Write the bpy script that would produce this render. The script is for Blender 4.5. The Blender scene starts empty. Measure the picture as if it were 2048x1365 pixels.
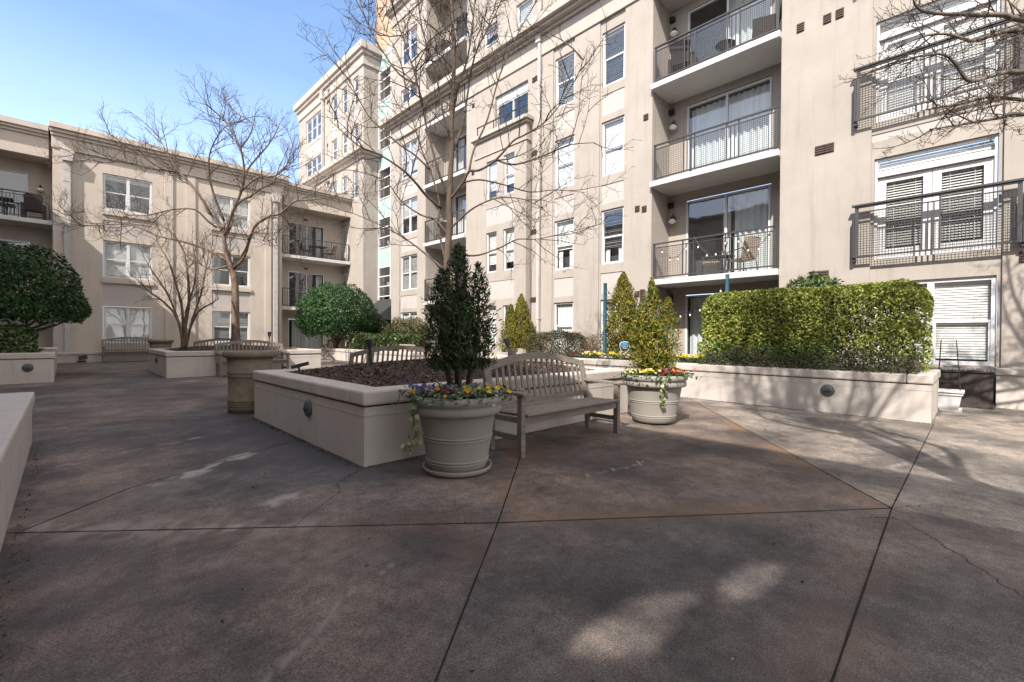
import bpy, math, random
import numpy as np
from mathutils import Vector, Matrix
R = math.radians
random.seed(7); rng = np.random.default_rng(11)
sc = bpy.context.scene; col = sc.collection
# ---------------------------------------------------------------- camera, sky, sun, exposure
cam_d = bpy.data.cameras.new('camera'); cam = bpy.data.objects.new('camera', cam_d); col.objects.link(cam)
cam_d.sensor_fit = 'HORIZONTAL'; cam_d.sensor_width = 36; cam_d.lens = 911.9 / 2048 * 36
cam_d.clip_end = 600; cam_d.clip_start = 0.05
psi, pit, rol = R(44.4844), R(-0.4947), R(0.3517)
f_ = Vector((math.sin(psi) * math.cos(pit), math.cos(psi) * math.cos(pit), math.sin(pit)))
r_ = Vector((math.cos(psi), -math.sin(psi), 0)); u_ = r_.cross(f_)
r2 = r_ * math.cos(rol) + u_ * math.sin(rol); u2 = -r_ * math.sin(rol) + u_ * math.cos(rol)
m = Matrix.Identity(4)
for i in range(3):
    m[i][0], m[i][1], m[i][2] = r2[i], u2[i], -f_[i]
m[2][3] = 1.25
cam.matrix_world = m; sc.camera = cam
SUN = Vector((-1, -.42, 1.03)).normalized()
EL = math.asin(SUN.z); AZ = math.atan2(SUN.x, SUN.y)
w = bpy.data.worlds.new('World'); sc.world = w; w.use_nodes = True
nt = w.node_tree; bg = nt.nodes['Background']
sky = nt.nodes.new('ShaderNodeTexSky'); sky.sky_type = 'NISHITA'; sky.sun_disc = False
sky.sun_elevation = EL; sky.sun_rotation = AZ % (2 * math.pi)
sky.air_density = 1.0; sky.dust_density = .6; sky.ozone_density = 2.2; sky.altitude = 0
# thin high cloud wisps, part of the sky itself
tc = nt.nodes.new('ShaderNodeTexCoord'); mp = nt.nodes.new('ShaderNodeMapping'); mp.inputs['Scale'].default_value = (1.2, 1.2, 3.2)
nz = nt.nodes.new('ShaderNodeTexNoise'); nz.inputs['Scale'].default_value = 1.6; nz.inputs['Detail'].default_value = 7; nz.inputs['Roughness'].default_value = .6
rp = nt.nodes.new('ShaderNodeValToRGB'); rp.color_ramp.elements[0].position = .46; rp.color_ramp.elements[1].position = .80
rp.color_ramp.elements[0].color = (.0, .0, .0, 1); rp.color_ramp.elements[1].color = (.13, .13, .13, 1)
mx = nt.nodes.new('ShaderNodeMix'); mx.data_type = 'RGBA'
L = nt.links.new
L(tc.outputs['Generated'], mp.inputs['Vector']); L(mp.outputs[0], nz.inputs['Vector']); L(nz.outputs['Fac'], rp.inputs[0])
sx = nt.nodes.new('ShaderNodeSeparateXYZ'); L(tc.outputs['Generated'], sx.inputs[0])
hz = nt.nodes.new('ShaderNodeMapRange'); hz.inputs[1].default_value = .06; hz.inputs[2].default_value = .46; hz.inputs[3].default_value = .66; hz.inputs[4].default_value = 0
L(sx.outputs[2], hz.inputs[0]); fm = nt.nodes.new('ShaderNodeMath'); fm.operation = 'ADD'; fm.use_clamp = True
L(rp.outputs[0], fm.inputs[0]); L(hz.outputs[0], fm.inputs[1]); L(fm.outputs[0], mx.inputs[0])
L(sky.outputs[0], mx.inputs[6]); mx.inputs[7].default_value = (3.5, 4.2, 6.2, 1)
# added bank of bright cloud behind the viewpoint, put in to lift the shade
vd = nt.nodes.new('ShaderNodeVectorMath'); vd.operation = 'DOT_PRODUCT'; vd.inputs[1].default_value = tuple(Vector((-.50, -.72, .48)).normalized()); L(tc.outputs['Generated'], vd.inputs[0])
cm = nt.nodes.new('ShaderNodeMapRange'); cm.interpolation_type = 'SMOOTHSTEP'; cm.inputs[1].default_value = .05; cm.inputs[2].default_value = .65; L(vd.outputs['Value'], cm.inputs[0])
cn = nt.nodes.new('ShaderNodeMapRange'); cn.inputs[1].default_value = .30; cn.inputs[2].default_value = .55; cn.inputs[3].default_value = .55; L(nz.outputs['Fac'], cn.inputs[0])
cf = nt.nodes.new('ShaderNodeMath'); cf.operation = 'MULTIPLY'; L(cm.outputs[0], cf.inputs[0]); L(cn.outputs[0], cf.inputs[1])
mc = nt.nodes.new('ShaderNodeMix'); mc.data_type = 'RGBA'; L(cf.outputs[0], mc.inputs[0]); L(mx.outputs[2], mc.inputs[6]); mc.inputs[7].default_value = (5.4, 5.2, 5.0, 1)
L(mc.outputs[2], bg.inputs['Color']); bg.inputs['Strength'].default_value = .15
sl = bpy.data.lights.new('sun', 'SUN'); sl.energy = 3.75; sl.angle = R(.53); sl.color = (1, .93, .84)
so = bpy.data.objects.new('sun', sl); col.objects.link(so); so.rotation_euler = SUN.to_track_quat('Z', 'Y').to_euler(); so.location = (-30, -12, 40)
sc.view_settings.view_transform = 'Standard'; sc.view_settings.look = 'None'; sc.view_settings.gamma = 1
sc.view_settings.exposure = 1.20
sc.cycles.max_bounces = 8; sc.cycles.transparent_max_bounces = 16; sc.cycles.caustics_reflective = False

def gz(x, y): return .005 * y + .0025 * x

# ---------------------------------------------------------------- materials
def newmat(name):
    M = bpy.data.materials.new(name); M.use_nodes = True
    return M, M.node_tree, M.node_tree.nodes['Principled BSDF']
def nod(t, k, **kw):
    n = t.nodes.new(k)
    for a, b in kw.items():
        if a.startswith('i_'): n.inputs[a[2:]].default_value = b
        else: setattr(n, a, b)
    return n
def noise(t, scale, detail=4, rough=.55, vec=None, stretch=None):
    n = nod(t, 'ShaderNodeTexNoise'); n.inputs['Scale'].default_value = scale
    n.inputs['Detail'].default_value = detail; n.inputs['Roughness'].default_value = rough
    c = nod(t, 'ShaderNodeTexCoord')
    if stretch:
        mpn = nod(t, 'ShaderNodeMapping'); mpn.inputs['Scale'].default_value = stretch
        t.links.new(c.outputs['Object'], mpn.inputs[0]); t.links.new(mpn.outputs[0], n.inputs['Vector'])
    else: t.links.new(c.outputs['Object'], n.inputs['Vector'])
    return n
def ramp(t, src, stops):
    r = nod(t, 'ShaderNodeValToRGB'); e = r.color_ramp.elements
    while len(e) < len(stops): e.new(.5)
    for i, (p, c) in enumerate(stops):
        e[i].position = p; e[i].color = (*c, 1) if len(c) == 3 else c
    t.links.new(src, r.inputs[0]); return r
def mixc(t, fac, a, b, mode='MIX'):
    n = nod(t, 'ShaderNodeMix', data_type='RGBA', blend_type=mode)
    for i, v in ((0, fac), (6, a), (7, b)):
        if hasattr(v, 'is_linked'): t.links.new(v, n.inputs[i])
        elif i == 0: n.inputs[0].default_value = v
        else: n.inputs[i].default_value = (*v, 1)
    return n.outputs[2]
def bump(t, h, dist, strength, bs):
    b = nod(t, 'ShaderNodeBump'); b.inputs['Distance'].default_value = dist; b.inputs['Strength'].default_value = strength
    t.links.new(h, b.inputs['Height']); t.links.new(b.outputs[0], bs.inputs['Normal'])
def rough_mat(name, c, var=.12, scale=6, rough=.85, bd=.004, bscale=120, stretch=None, metal=0, spec=.3, streak=0):
    M, t, bs = newmat(name)
    a = tuple(max(0, v * (1 - var)) for v in c); b = tuple(min(1, v * (1 + var)) for v in c)
    n = noise(t, scale, 5, .6, stretch=stretch)
    out = ramp(t, n.outputs['Fac'], [(.3, a), (.7, b)]).outputs[0]
    if streak:
        s = noise(t, 3.0, 6, .65, stretch=(1.6, 1.6, .14))
        g = ramp(t, s.outputs['Fac'], [(.52, (1, 1, 1)), (.78, (1 - streak,) * 3)]).outputs[0]
        out = mixc(t, 1, out, g, 'MULTIPLY')
        s2 = noise(t, .7, 4, .6); g2 = ramp(t, s2.outputs['Fac'], [(.35, (1 - streak * .5,) * 3), (.65, (1, 1, 1))]).outputs[0]
        out = mixc(t, 1, out, g2, 'MULTIPLY')
    t.links.new(out, bs.inputs['Base Color'])
    bs.inputs['Roughness'].default_value = rough; bs.inputs['Metallic'].default_value = metal
    bs.inputs['Specular IOR Level'].default_value = spec
    if bd:
        n2 = noise(t, bscale, 3, .6); bump(t, n2.outputs['Fac'], bd, .6, bs)
    return M
def leaf_mat(name, stops, rough=.45, spec=.4, trans=.25, big=1.2):
    M, t, bs = newmat(name)
    g = nod(t, 'ShaderNodeNewGeometry')
    r = ramp(t, g.outputs['Random Per Island'], stops)
    n = noise(t, big, 3, .5); v = ramp(t, n.outputs['Fac'], [(.3, (.72, .75, .7)), (.7, (1.2, 1.2, 1.1))])
    c = mixc(t, 1, r.outputs[0], v.outputs[0], 'MULTIPLY')
    t.links.new(c, bs.inputs['Base Color']); bs.inputs['Roughness'].default_value = rough; bs.inputs['Specular IOR Level'].default_value = spec
    if trans:
        tr = nod(t, 'ShaderNodeBsdfTranslucent'); ms = nod(t, 'ShaderNodeMixShader'); ms.inputs[0].default_value = trans
        t.links.new(c, tr.inputs[0]); t.links.new(bs.outputs[0], ms.inputs[1]); t.links.new(tr.outputs[0], ms.inputs[2])
        t.links.new(ms.outputs[0], t.nodes['Material Output'].inputs['Surface'])
    return M
def glass_mat(name, tint=(.75, .82, .84), refl=.06, r0=.02):
    M, t, bs = newmat(name); t.nodes.remove(bs)
    tr = nod(t, 'ShaderNodeBsdfTransparent'); tr.inputs[0].default_value = (*tint, 1)
    gl = nod(t, 'ShaderNodeBsdfGlossy'); gl.inputs['Roughness'].default_value = r0; gl.inputs[0].default_value = (.95, .97, 1, 1)
    lw = nod(t, 'ShaderNodeLayerWeight'); lw.inputs[0].default_value = .5; pw = nod(t, 'ShaderNodeMath', operation='POWER'); pw.inputs[1].default_value = 3.2; t.links.new(lw.outputs['Facing'], pw.inputs[0])
    ad = nod(t, 'ShaderNodeMath', operation='MULTIPLY_ADD'); ad.inputs[1].default_value = .8; ad.inputs[2].default_value = refl; ad.use_clamp = True
    nb = noise(t, .9, 2, .5); b = nod(t, 'ShaderNodeBump'); b.inputs['Distance'].default_value = .02; b.inputs['Strength'].default_value = .25
    t.links.new(nb.outputs['Fac'], b.inputs['Height']); t.links.new(b.outputs[0], gl.inputs['Normal'])
    t.links.new(pw.outputs[0], ad.inputs[0])
    ms = nod(t, 'ShaderNodeMixShader'); t.links.new(ad.outputs[0], ms.inputs[0]); t.links.new(tr.outputs[0], ms.inputs[1]); t.links.new(gl.outputs[0], ms.inputs[2])
    t.links.new(ms.outputs[0], t.nodes['Material Output'].inputs['Surface']); return M
MT = {}
MT['stucco'] = rough_mat('stucco', (.375, .336, .302), .05, 1.6, .92, .005, 120, streak=.19)
MT['stucco_low'] = rough_mat('stucco_low', (.50, .440, .388), .05, 1.6, .92, .003, 160, streak=.14)
MT['stucco_lit'] = rough_mat('stucco_soffit', (.42, .36, .31), .04, 1.6, .92, .002, 160)
MT['panel'] = rough_mat('pale_panel', (.43, .40, .385), .04, 2, .9, .002, 160, streak=.06)
MT['trim'] = rough_mat('pale_trim', (.42, .375, .338), .05, 2.2, .9, .002, 140, streak=.12)
MT['slab'] = rough_mat('slab_paint', (.56, .545, .535), .04, 3, .8, .002, 90, streak=.10)
MT['white'] = rough_mat('white_frame', (.60, .60, .61), .03, 4, .5, 0)
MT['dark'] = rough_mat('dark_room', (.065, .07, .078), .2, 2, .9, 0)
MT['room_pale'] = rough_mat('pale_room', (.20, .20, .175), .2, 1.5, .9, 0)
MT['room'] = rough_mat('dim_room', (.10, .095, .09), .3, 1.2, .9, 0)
MT['blind'] = rough_mat('blind_slat', (.72, .71, .68), .03, 9, .6, 0)
MT['curtain'] = rough_mat('curtain_cloth', (.74, .73, .71), .05, 3, .9, 0)
MT['glass'] = glass_mat('window_glass', (.93, .95, .96), refl=.11)
MT['glass_door'] = glass_mat('door_glass', (.84, .89, .91), refl=.13)
MT['aqua'] = rough_mat('aqua_panel', (.36, .47, .465), .05, 1.5, .25, 0, spec=.6)
MT['rail'] = rough_mat('grey_rail_paint', (.048, .047, .050), .12, 12, .5, 0, spec=.4)
MT['vent'] = rough_mat('brown_vent', (.085, .058, .048), .2, 20, .7, 0)
MT['pipe'] = rough_mat('downspout_paint', (.46, .43, .42), .1, 4, .6, 0, streak=.15)
MT['awning'] = rough_mat('awning_cloth', (.035, .037, .042), .15, 8, .8, .001, 300)
MT['peach'] = rough_mat('peach_brick', (.47, .31, .215), .06, 1.2, .9, .003, 60)
MT['roof'] = rough_mat('roof_gravel', (.25, .24, .22), .2, 8, .95, .01, 30)
MT['planter'] = rough_mat('planter_stucco', (.50, .455, .42), .06, 2.2, .9, .003, 150, streak=.22)
MT['cap'] = rough_mat('planter_cap', (.475, .43, .395), .09, 3.5, .9, .003, 130, streak=.15)
MT['mulch'] = rough_mat('mulch_bed', (.058, .042, .035), .5, 30, .95, .02, 60)
MT['chip'] = leaf_mat('mulch_chips', [(0, (.03, .018, .014)), (.5, (.07, .048, .04)), (.85, (.13, .09, .072)), (1, (.28, .21, .17))], .9, .1, 0)
MT['wood'] = rough_mat('weathered_teak', (.185, .158, .136), .28, 5, .85, .002, 90, stretch=(1.2, 9, 9))
MT['wood_red'] = rough_mat('worn_teak_post', (.20, .115, .075), .3, 6, .8, .002, 90)
MT['pot'] = rough_mat('pot_resin', (.26, .242, .215), .06, 2.5, .7, .001, 200, streak=.12)
MT['urn'] = rough_mat('brown_stone', (.20, .168, .128), .2, 9, .9, .004, 110, streak=.25)
MT['black'] = rough_mat('black_metal', (.018, .018, .02), .2, 20, .45, 0, spec=.5)
MT['bronze'] = rough_mat('grey_step_light', (.07, .075, .08), .2, 20, .45, 0, spec=.5)
MT['teal'] = rough_mat('teal_post', (.035, .10, .14), .1, 6, .6, 0)
MT['wicker'] = rough_mat('dark_wicker', (.055, .045, .042), .5, 90, .8, .006, 110)
MT['wpot'] = rough_mat('white_resin', (.58, .58, .59), .04, 4, .5, 0)
MT['stone'] = rough_mat('stone_block', (.36, .30, .25), .15, 6, .9, .003, 60)
MT['lampglass'] = rough_mat('frosted_glass', (.75, .75, .72), .03, 4, .25, 0, spec=.6)
MT['bulb'] = rough_mat('clear_bulb', (.75, .75, .72), .03, 4, .1, 0, spec=.8)
MT['tan'] = rough_mat('tan_sling', (.42, .34, .26), .1, 8, .8, 0)
MT['bark'] = rough_mat('pale_bark', (.095, .070, .053), .35, 9, .9, .006, 40, stretch=(1, 1, .35))
MT['bark_red'] = rough_mat('reddish_bark', (.14, .098, .073), .6, 10, .9, .008, 40, stretch=(1, 1, .3))
MT['bark_grey'] = rough_mat('grey_bark', (.15, .13, .112), .3, 9, .9, .004, 40, stretch=(1, 1, .4))
MT['twig'] = rough_mat('twig_bark', (.085, .067, .056), .3, 5, .9, 0)
MT['twig_pale'] = rough_mat('pale_twig_bark', (.12, .088, .066), .3, 5, .9, 0)
MT['holly'] = leaf_mat('holly_leaf', [(0, (.010, .030, .010)), (.55, (.022, .062, .018)), (.9, (.045, .11, .03)), (1, (.07, .13, .04))], .55, .25, .12)
MT['berry'] = rough_mat('red_berry', (.30, .015, .012), .2, 20, .35, 0, spec=.5)
MT['hedge'] = leaf_mat('hedge_leaf', [(0, (.07, .095, .02)), (.45, (.22, .26, .045)), (.85, (.40, .43, .09)), (1, (.52, .50, .16))], .45, .4, .3)
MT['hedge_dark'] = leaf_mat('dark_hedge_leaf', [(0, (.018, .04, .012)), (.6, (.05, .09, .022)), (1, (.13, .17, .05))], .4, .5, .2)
MT['arbor'] = leaf_mat('arborvitae_frond', [(0, (.05, .06, .012)), (.5, (.145, .14, .02)), (.85, (.25, .215, .03)), (1, (.30, .19, .04))], .6, .2, .25)
MT['goldcon'] = leaf_mat('golden_conifer_frond', [(0, (.05, .075, .02)), (.5, (.14, .165, .03)), (.82, (.32, .27, .04)), (1, (.42, .25, .04))], .6, .2, .3)
MT['conifer'] = leaf_mat('dark_conifer_frond', [(0, (.014, .028, .012)), (.6, (.038, .064, .026)), (.93, (.085, .115, .045)), (1, (.17, .12, .05))], .6, .2, .15)
MT['olive'] = leaf_mat('olive_shrub_leaf', [(0, (.035, .038, .018)), (.5, (.08, .082, .036)), (.9, (.14, .13, .06)), (1, (.22, .15, .09))], .5, .3, .2)
MT['juniper'] = leaf_mat('ground_cover_leaf', [(0, (.025, .04, .018)), (.5, (.06, .085, .045)), (.8, (.12, .10, .06)), (1, (.16, .09, .06))], .6, .2, .2)
MT['bright'] = leaf_mat('bright_green_leaf', [(0, (.03, .07, .02)), (.6, (.07, .16, .04)), (1, (.15, .27, .08))], .45, .4, .3)
MT['rust'] = leaf_mat('rusty_leaf', [(0, (.07, .045, .03)), (.6, (.16, .10, .06)), (1, (.25, .16, .10))], .7, .2, .2)
MT['silver'] = leaf_mat('dusty_leaf', [(0, (.12, .16, .15)), (.6, (.26, .31, .29)), (1, (.42, .46, .42))], .7, .2, .2)
MT['ivy'] = leaf_mat('ivy_leaf', [(0, (.05, .08, .03)), (.5, (.16, .20, .09)), (1, (.45, .44, .28))], .5, .3, .2)
MT['pleaf'] = leaf_mat('pansy_leaf', [(0, (.02, .05, .012)), (1, (.06, .12, .03))], .5, .3, .2)
for k, c in dict(yellow=(.68, .46, .05), cream=(.72, .62, .22), orange=(.58, .23, .03), maroon=(.16, .012, .03), violet=(.13, .10, .36), white=(.7, .68, .58)).items():
    MT['p_' + k] = leaf_mat('petal_' + k, [(0, tuple(v * .75 for v in c)), (1, c)], .7, .2, .25, 3)
# ---------------------------------------------------------------- mesh helpers
def root_of(o):
    while o.parent: o = o.parent
    return o
class MB:
    def __init__(s): s.v = []; s.f = []; s.mi = []; s.cur = 0
    def add(s, vs, fs):
        b = len(s.v); s.v.extend(tuple(p) for p in vs); s.f.extend(tuple(b + i for i in f) for f in fs); s.mi.extend([s.cur] * len(fs))
        return s
    def quad(s, a, b, c, d): return s.add([a, b, c, d], [(0, 1, 2, 3)])
    def box(s, x0, x1, y0, y1, z0, z1):
        x0, x1 = min(x0, x1), max(x0, x1); y0, y1 = min(y0, y1), max(y0, y1); z0, z1 = min(z0, z1), max(z0, z1)
        return s.add([(x0, y0, z0), (x1, y0, z0), (x1, y1, z0), (x0, y1, z0), (x0, y0, z1), (x1, y0, z1), (x1, y1, z1), (x0, y1, z1)],
                     [(0, 3, 2, 1), (4, 5, 6, 7), (0, 1, 5, 4), (1, 2, 6, 5), (2, 3, 7, 6), (3, 0, 4, 7)])
    def bar(s, a, b, wd, hg, up=(0, 0, 1)):
        a, b = Vector(a), Vector(b); d = (b - a).normalized(); u = Vector(up)
        if abs(d.dot(u)) > .97: u = Vector((1, 0, 0))
        x = d.cross(u).normalized() * wd / 2; y = x.cross(d).normalized() * hg / 2
        vs = [a - x - y, a + x - y, a + x + y, a - x + y, b - x - y, b + x - y, b + x + y, b - x + y]
        return s.add(vs, [(0, 1, 2, 3), (7, 6, 5, 4), (0, 4, 5, 1), (1, 5, 6, 2), (2, 6, 7, 3), (3, 7, 4, 0)])
    def prism(s, pts, off):           # polygon extruded by a vector
        n = len(pts); o = Vector(off); a = [Vector(p) for p in pts]
        return s.add(a + [p + o for p in a], [tuple(range(n))[::-1], tuple(range(n, 2 * n))] + [(i, (i + 1) % n, n + (i + 1) % n, n + i) for i in range(n)])
    def tube(s, pts, rad, n=6, cap=True):
        P = [Vector(p) for p in pts]; m = len(P)
        if not hasattr(rad, '__len__'): rad = [rad] * m
        vs = []; ref = None
        for i in range(m):
            d = (P[min(i + 1, m - 1)] - P[max(i - 1, 0)])
            d = d.normalized() if d.length > 1e-9 else Vector((0, 0, 1))
            if ref is None:
                ref = Vector((0, 0, 1)) if abs(d.z) < .9 else Vector((1, 0, 0))
            x = d.cross(ref).normalized(); y = d.cross(x); ref = -x.cross(d) if False else ref
            if abs(d.dot(ref)) > .95: ref = Vector((1, 0, 0)) if abs(d.x) < .8 else Vector((0, 1, 0))
            for k in range(n):
                t = 2 * math.pi * k / n; vs.append(P[i] + (x * math.cos(t) + y * math.sin(t)) * rad[i])
        fs = [(i * n + k, i * n + (k + 1) % n, (i + 1) * n + (k + 1) % n, (i + 1) * n + k) for i in range(m - 1) for k in range(n)]
        if cap and n > 3: fs += [tuple(range(n))[::-1], tuple(range((m - 1) * n, m * n))]
        return s.add(vs, fs)
    def lathe(s, prof, n=40, c=(0, 0, 0), cap=True):
        vs = []; m = len(prof)
        for r, z in prof:
            for k in range(n):
                t = 2 * math.pi * k / n; vs.append((c[0] + r * math.cos(t), c[1] + r * math.sin(t), c[2] + z))
        fs = [(i * n + k, i * n + (k + 1) % n, (i + 1) * n + (k + 1) % n, (i + 1) * n + k) for i in range(m - 1) for k in range(n)]
        if cap: fs += [tuple(range(n))[::-1], tuple(range((m - 1) * n, m * n))]
        return s.add(vs, fs)
    def build(s, name, mat, parent=None, smooth=False, bevel=0, loc=None):
        off = Vector(root_of(parent).location) if parent else Vector(loc or (0, 0, 0))
        me = bpy.data.meshes.new(name)
        me.from_pydata([(p[0] - off.x, p[1] - off.y, p[2] - off.z) for p in s.v], [], s.f)
        for mm in (mat if isinstance(mat, (list, tuple)) else [mat]): me.materials.append(MT[mm] if isinstance(mm, str) else mm)
        if max(s.mi, default=0): me.polygons.foreach_set('material_index', s.mi)
        if smooth: me.polygons.foreach_set('use_smooth', [True] * len(me.polygons))
        o = bpy.data.objects.new(name, me); col.objects.link(o)
        if parent: o.parent = parent
        else: o.location = off
        if bevel:
            b = o.modifiers.new('bevel', 'BEVEL'); b.width = bevel; b.segments = 2; b.limit_method = 'ANGLE'; b.angle_limit = R(40)
        return o
def npmesh(name, verts, faces, mat, parent=None, loc=None, smooth=False):
    off = np.array(root_of(parent).location) if parent else np.array(loc or (0, 0, 0), float)
    me = bpy.data.meshes.new(name); V = (verts - off).astype(np.float32); n = len(V); k = faces.shape[1]; nf = len(faces)
    me.vertices.add(n); me.vertices.foreach_set('co', V.ravel())
    me.loops.add(nf * k); me.loops.foreach_set('vertex_index', faces.astype(np.int32).ravel())
    me.polygons.add(nf); me.polygons.foreach_set('loop_start', np.arange(0, nf * k, k, dtype=np.int32))
    if smooth: me.polygons.foreach_set('use_smooth', np.ones(nf, bool))
    me.update(calc_edges=True); me.validate()
    me.materials.append(MT[mat] if isinstance(mat, str) else mat)
    o = bpy.data.objects.new(name, me); col.objects.link(o)
    if parent: o.parent = parent
    else: o.location = tuple(off)
    return o
def tag(o, label=None, cat=None, group=None, kind=None):
    if label: o['label'] = label
    if cat: o['category'] = cat
    if group: o['group'] = group
    if kind: o['kind'] = kind
    return o
def empty(name, loc, label, cat, group=None, rz=0):
    o = bpy.data.objects.new(name, None); o.empty_display_size = .2; col.objects.link(o); o.location = loc; o.rotation_euler.z = rz
    return tag(o, label, cat, group)
def kids(o): return [c for c in bpy.data.objects if c.parent == o]
def copy_tree(o, parent=None):
    c = o.copy(); col.objects.link(c); c.parent = parent
    for ch in kids(o): copy_tree(ch, c)
    return c
def unit(a): return a / np.maximum(np.linalg.norm(a, axis=-1, keepdims=True), 1e-9)
def leaves(P, N, ln, wd, jit=.6, up=0.0, along=None):
    """rhombic leaves: centre points P, rough facing N, length, width; returns verts, faces"""
    n = len(P); N = unit(N + rng.normal(0, jit, (n, 3)))
    T = along + rng.normal(0, .35, (n, 3)) if along is not None else rng.normal(0, 1, (n, 3))
    T = T + np.array([0, 0, up]); T = unit(T - N * np.sum(T * N, 1, keepdims=True)); B = np.cross(N, T)
    l = ln * rng.uniform(.65, 1.25, (n, 1)); wv = wd * rng.uniform(.7, 1.2, (n, 1))
    v = np.stack([P - T * l * .5, P - B * wv * .5 + N * wv * .12, P + T * l * .5, P + B * wv * .5 + N * wv * .12], 1).reshape(-1, 3)
    return v, np.arange(4 * n).reshape(-1, 4)
# wall frames: u along the wall, n outwards, z up
class Wall:
    def __init__(s, axis, plane): s.a = axis; s.p = plane
    def pt(s, u, n, z): return (s.p - n, u, z) if s.a == 'x' else (u, s.p - n, z)
    def box(s, mb, u0, u1, n0, n1, z0, z1):
        a, b = s.pt(u0, n0, z0), s.pt(u1, n1, z1); return mb.box(a[0], b[0], a[1], b[1], z0, z1)
    def sheet(s, mb, u0, u1, z0, z1, n, holes=(), depth=.12, back=False):
        us = sorted({u0, u1, *[x for h in holes for x in h[:2] if u0 < x < u1]}); zs = sorted({z0, z1, *[x for h in holes for x in h[2:4] if z0 < x < z1]})
        for i in range(len(us) - 1):
            run = None
            for j in range(len(zs) - 1):
                cu, cz = (us[i] + us[i + 1]) / 2, (zs[j] + zs[j + 1]) / 2
                hole = any(h[0] < cu < h[1] and h[2] < cz < h[3] for h in holes)
                if not hole:
                    if run is None: run = zs[j]
                if (hole or j == len(zs) - 2) and run is not None:
                    top = zs[j] if hole else zs[j + 1]
                    q = [s.pt(us[i], n, run), s.pt(us[i + 1], n, run), s.pt(us[i + 1], n, top), s.pt(us[i], n, top)]
                    mb.quad(*(q[::-1] if s.a == 'x' else q)); run = None      # faces outwards
        for h in holes:
            a, b, c, d = h[:4]; dd = h[4] if len(h) > 4 else depth
            for (p, q) in (((a, c), (b, c)), ((b, c), (b, d)), ((b, d), (a, d)), ((a, d), (a, c))):
                mb.quad(s.pt(p[0], n, p[1]), s.pt(q[0], n, q[1]), s.pt(q[0], n - dd, q[1]), s.pt(p[0], n - dd, p[1]))
def slats(W, mb, u0, u1, z0, z1, n, step=.05, wd=.042, tilt=.5):
    k = int((z1 - z0) / step)
    for i in range(k):
        z = z1 - step * (i + .5); dz = wd * .5 * math.sin(tilt + .08 * random.uniform(-1, 1)); dn = wd * .5 * math.cos(tilt)
        mb.quad(W.pt(u0, n + dn, z - dz), W.pt(u1, n + dn, z - dz), W.pt(u1, n - dn, z + dz), W.pt(u0, n - dn, z + dz))
def drape(W, mb, u0, u1, z0, z1, n, amp=.025, wave=.14):
    k = max(8, int((u1 - u0) / wave * 8)); ph = random.uniform(0, 6)
    prev = None
    for i in range(k + 1):
        u = u0 + (u1 - u0) * i / k; o = n + amp * math.sin(ph + 2 * math.pi * (u - u0) / wave) + .4 * amp * math.sin(1.7 * ph + 2.7 * math.pi * (u - u0) / wave)
        cur = (W.pt(u, o, z0), W.pt(u, o, z1))
        if prev: mb.quad(prev[0], cur[0], cur[1], prev[1])
        prev = cur
def window(W, parent, u0, u1, z0, z1, n, units=1, blind='full', cover=1.0, tilt=.5, mid=.5, fr=.055, name='window', glass='glass', step=.05):
    """hung sash window: white frame with sash rails, pane, blinds behind, dark room behind that"""
    mb = MB(); W.box(mb, u0, u0 + fr, n - .07, n, z0, z1); W.box(mb, u1 - fr, u1, n - .07, n, z0, z1)
    W.box(mb, u0 + fr, u1 - fr, n - .07, n - .002, z1 - fr, z1); W.box(mb, u0 + fr, u1 - fr, n - .07, n + .015, z0, z0 + fr * 1.1)
    uw = (u1 - u0 - 2 * fr) / units; zm = z0 + (z1 - z0) * mid
    for k in range(units):
        a, b = u0 + fr + k * uw, u0 + fr + (k + 1) * uw
        if k: W.box(mb, a - fr * .75, a + fr * .75, n - .068, n - .001, z0 + fr * 1.1, z1 - fr)
        a2, b2 = a + (fr * .75 if k else 0), b - (fr * .75 if k < units - 1 else 0)
        W.box(mb, a2, b2, n - .05, n - .012, zm - .022, zm + .022)
        for (e0, e1) in ((a2, a2 + .03), (b2 - .03, b2)): W.box(mb, e0, e1, n - .055, n - .02, z0 + fr * 1.1, zm - .022)
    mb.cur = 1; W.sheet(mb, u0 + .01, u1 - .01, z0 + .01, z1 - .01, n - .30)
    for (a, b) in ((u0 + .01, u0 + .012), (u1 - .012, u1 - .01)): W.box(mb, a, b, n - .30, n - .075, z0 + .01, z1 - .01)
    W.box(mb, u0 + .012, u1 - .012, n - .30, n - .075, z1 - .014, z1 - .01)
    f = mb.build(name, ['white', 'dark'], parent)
    g = MB(); W.sheet(g, u0 + fr * .6, u1 - fr * .6, z0 + fr * .6, z1 - fr * .6, n - .04); g.build('pane', glass, f)
    b = MB(); e = fr + .01
    for k in range(units):
        a, c = u0 + e + k * uw, u0 + (k + 1) * uw + fr - .01
        if blind in ('full', 'part'):
            slats(W, b, a, c, z1 - fr - (z1 - z0 - 2 * fr) * cover, z1 - fr, n - .10, step, step * .92, tilt)
            W.box(b, a, c, n - .12, n - .08, z1 - fr - .05, z1 - fr)
        if blind == 'drape' or (blind == 'part' and cover < .9):
            zt = z1 - fr if blind == 'drape' else z1 - fr - (z1 - z0 - 2 * fr) * cover
            w_ = (c - a)
            if blind == 'drape': drape(W, b, a, c, z0 + fr, zt, n - .11, .014, .09)
            else:
                drape(W, b, a, a + w_ * .32, z0 + fr, zt, n - .14, .014, .09); drape(W, b, c - w_ * .25, c, z0 + fr, zt, n - .14, .014, .09)
    if b.v: b.build('curtain' if blind == 'drape' else 'blind', 'curtain' if blind == 'drape' else 'blind', f)
    return f
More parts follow.
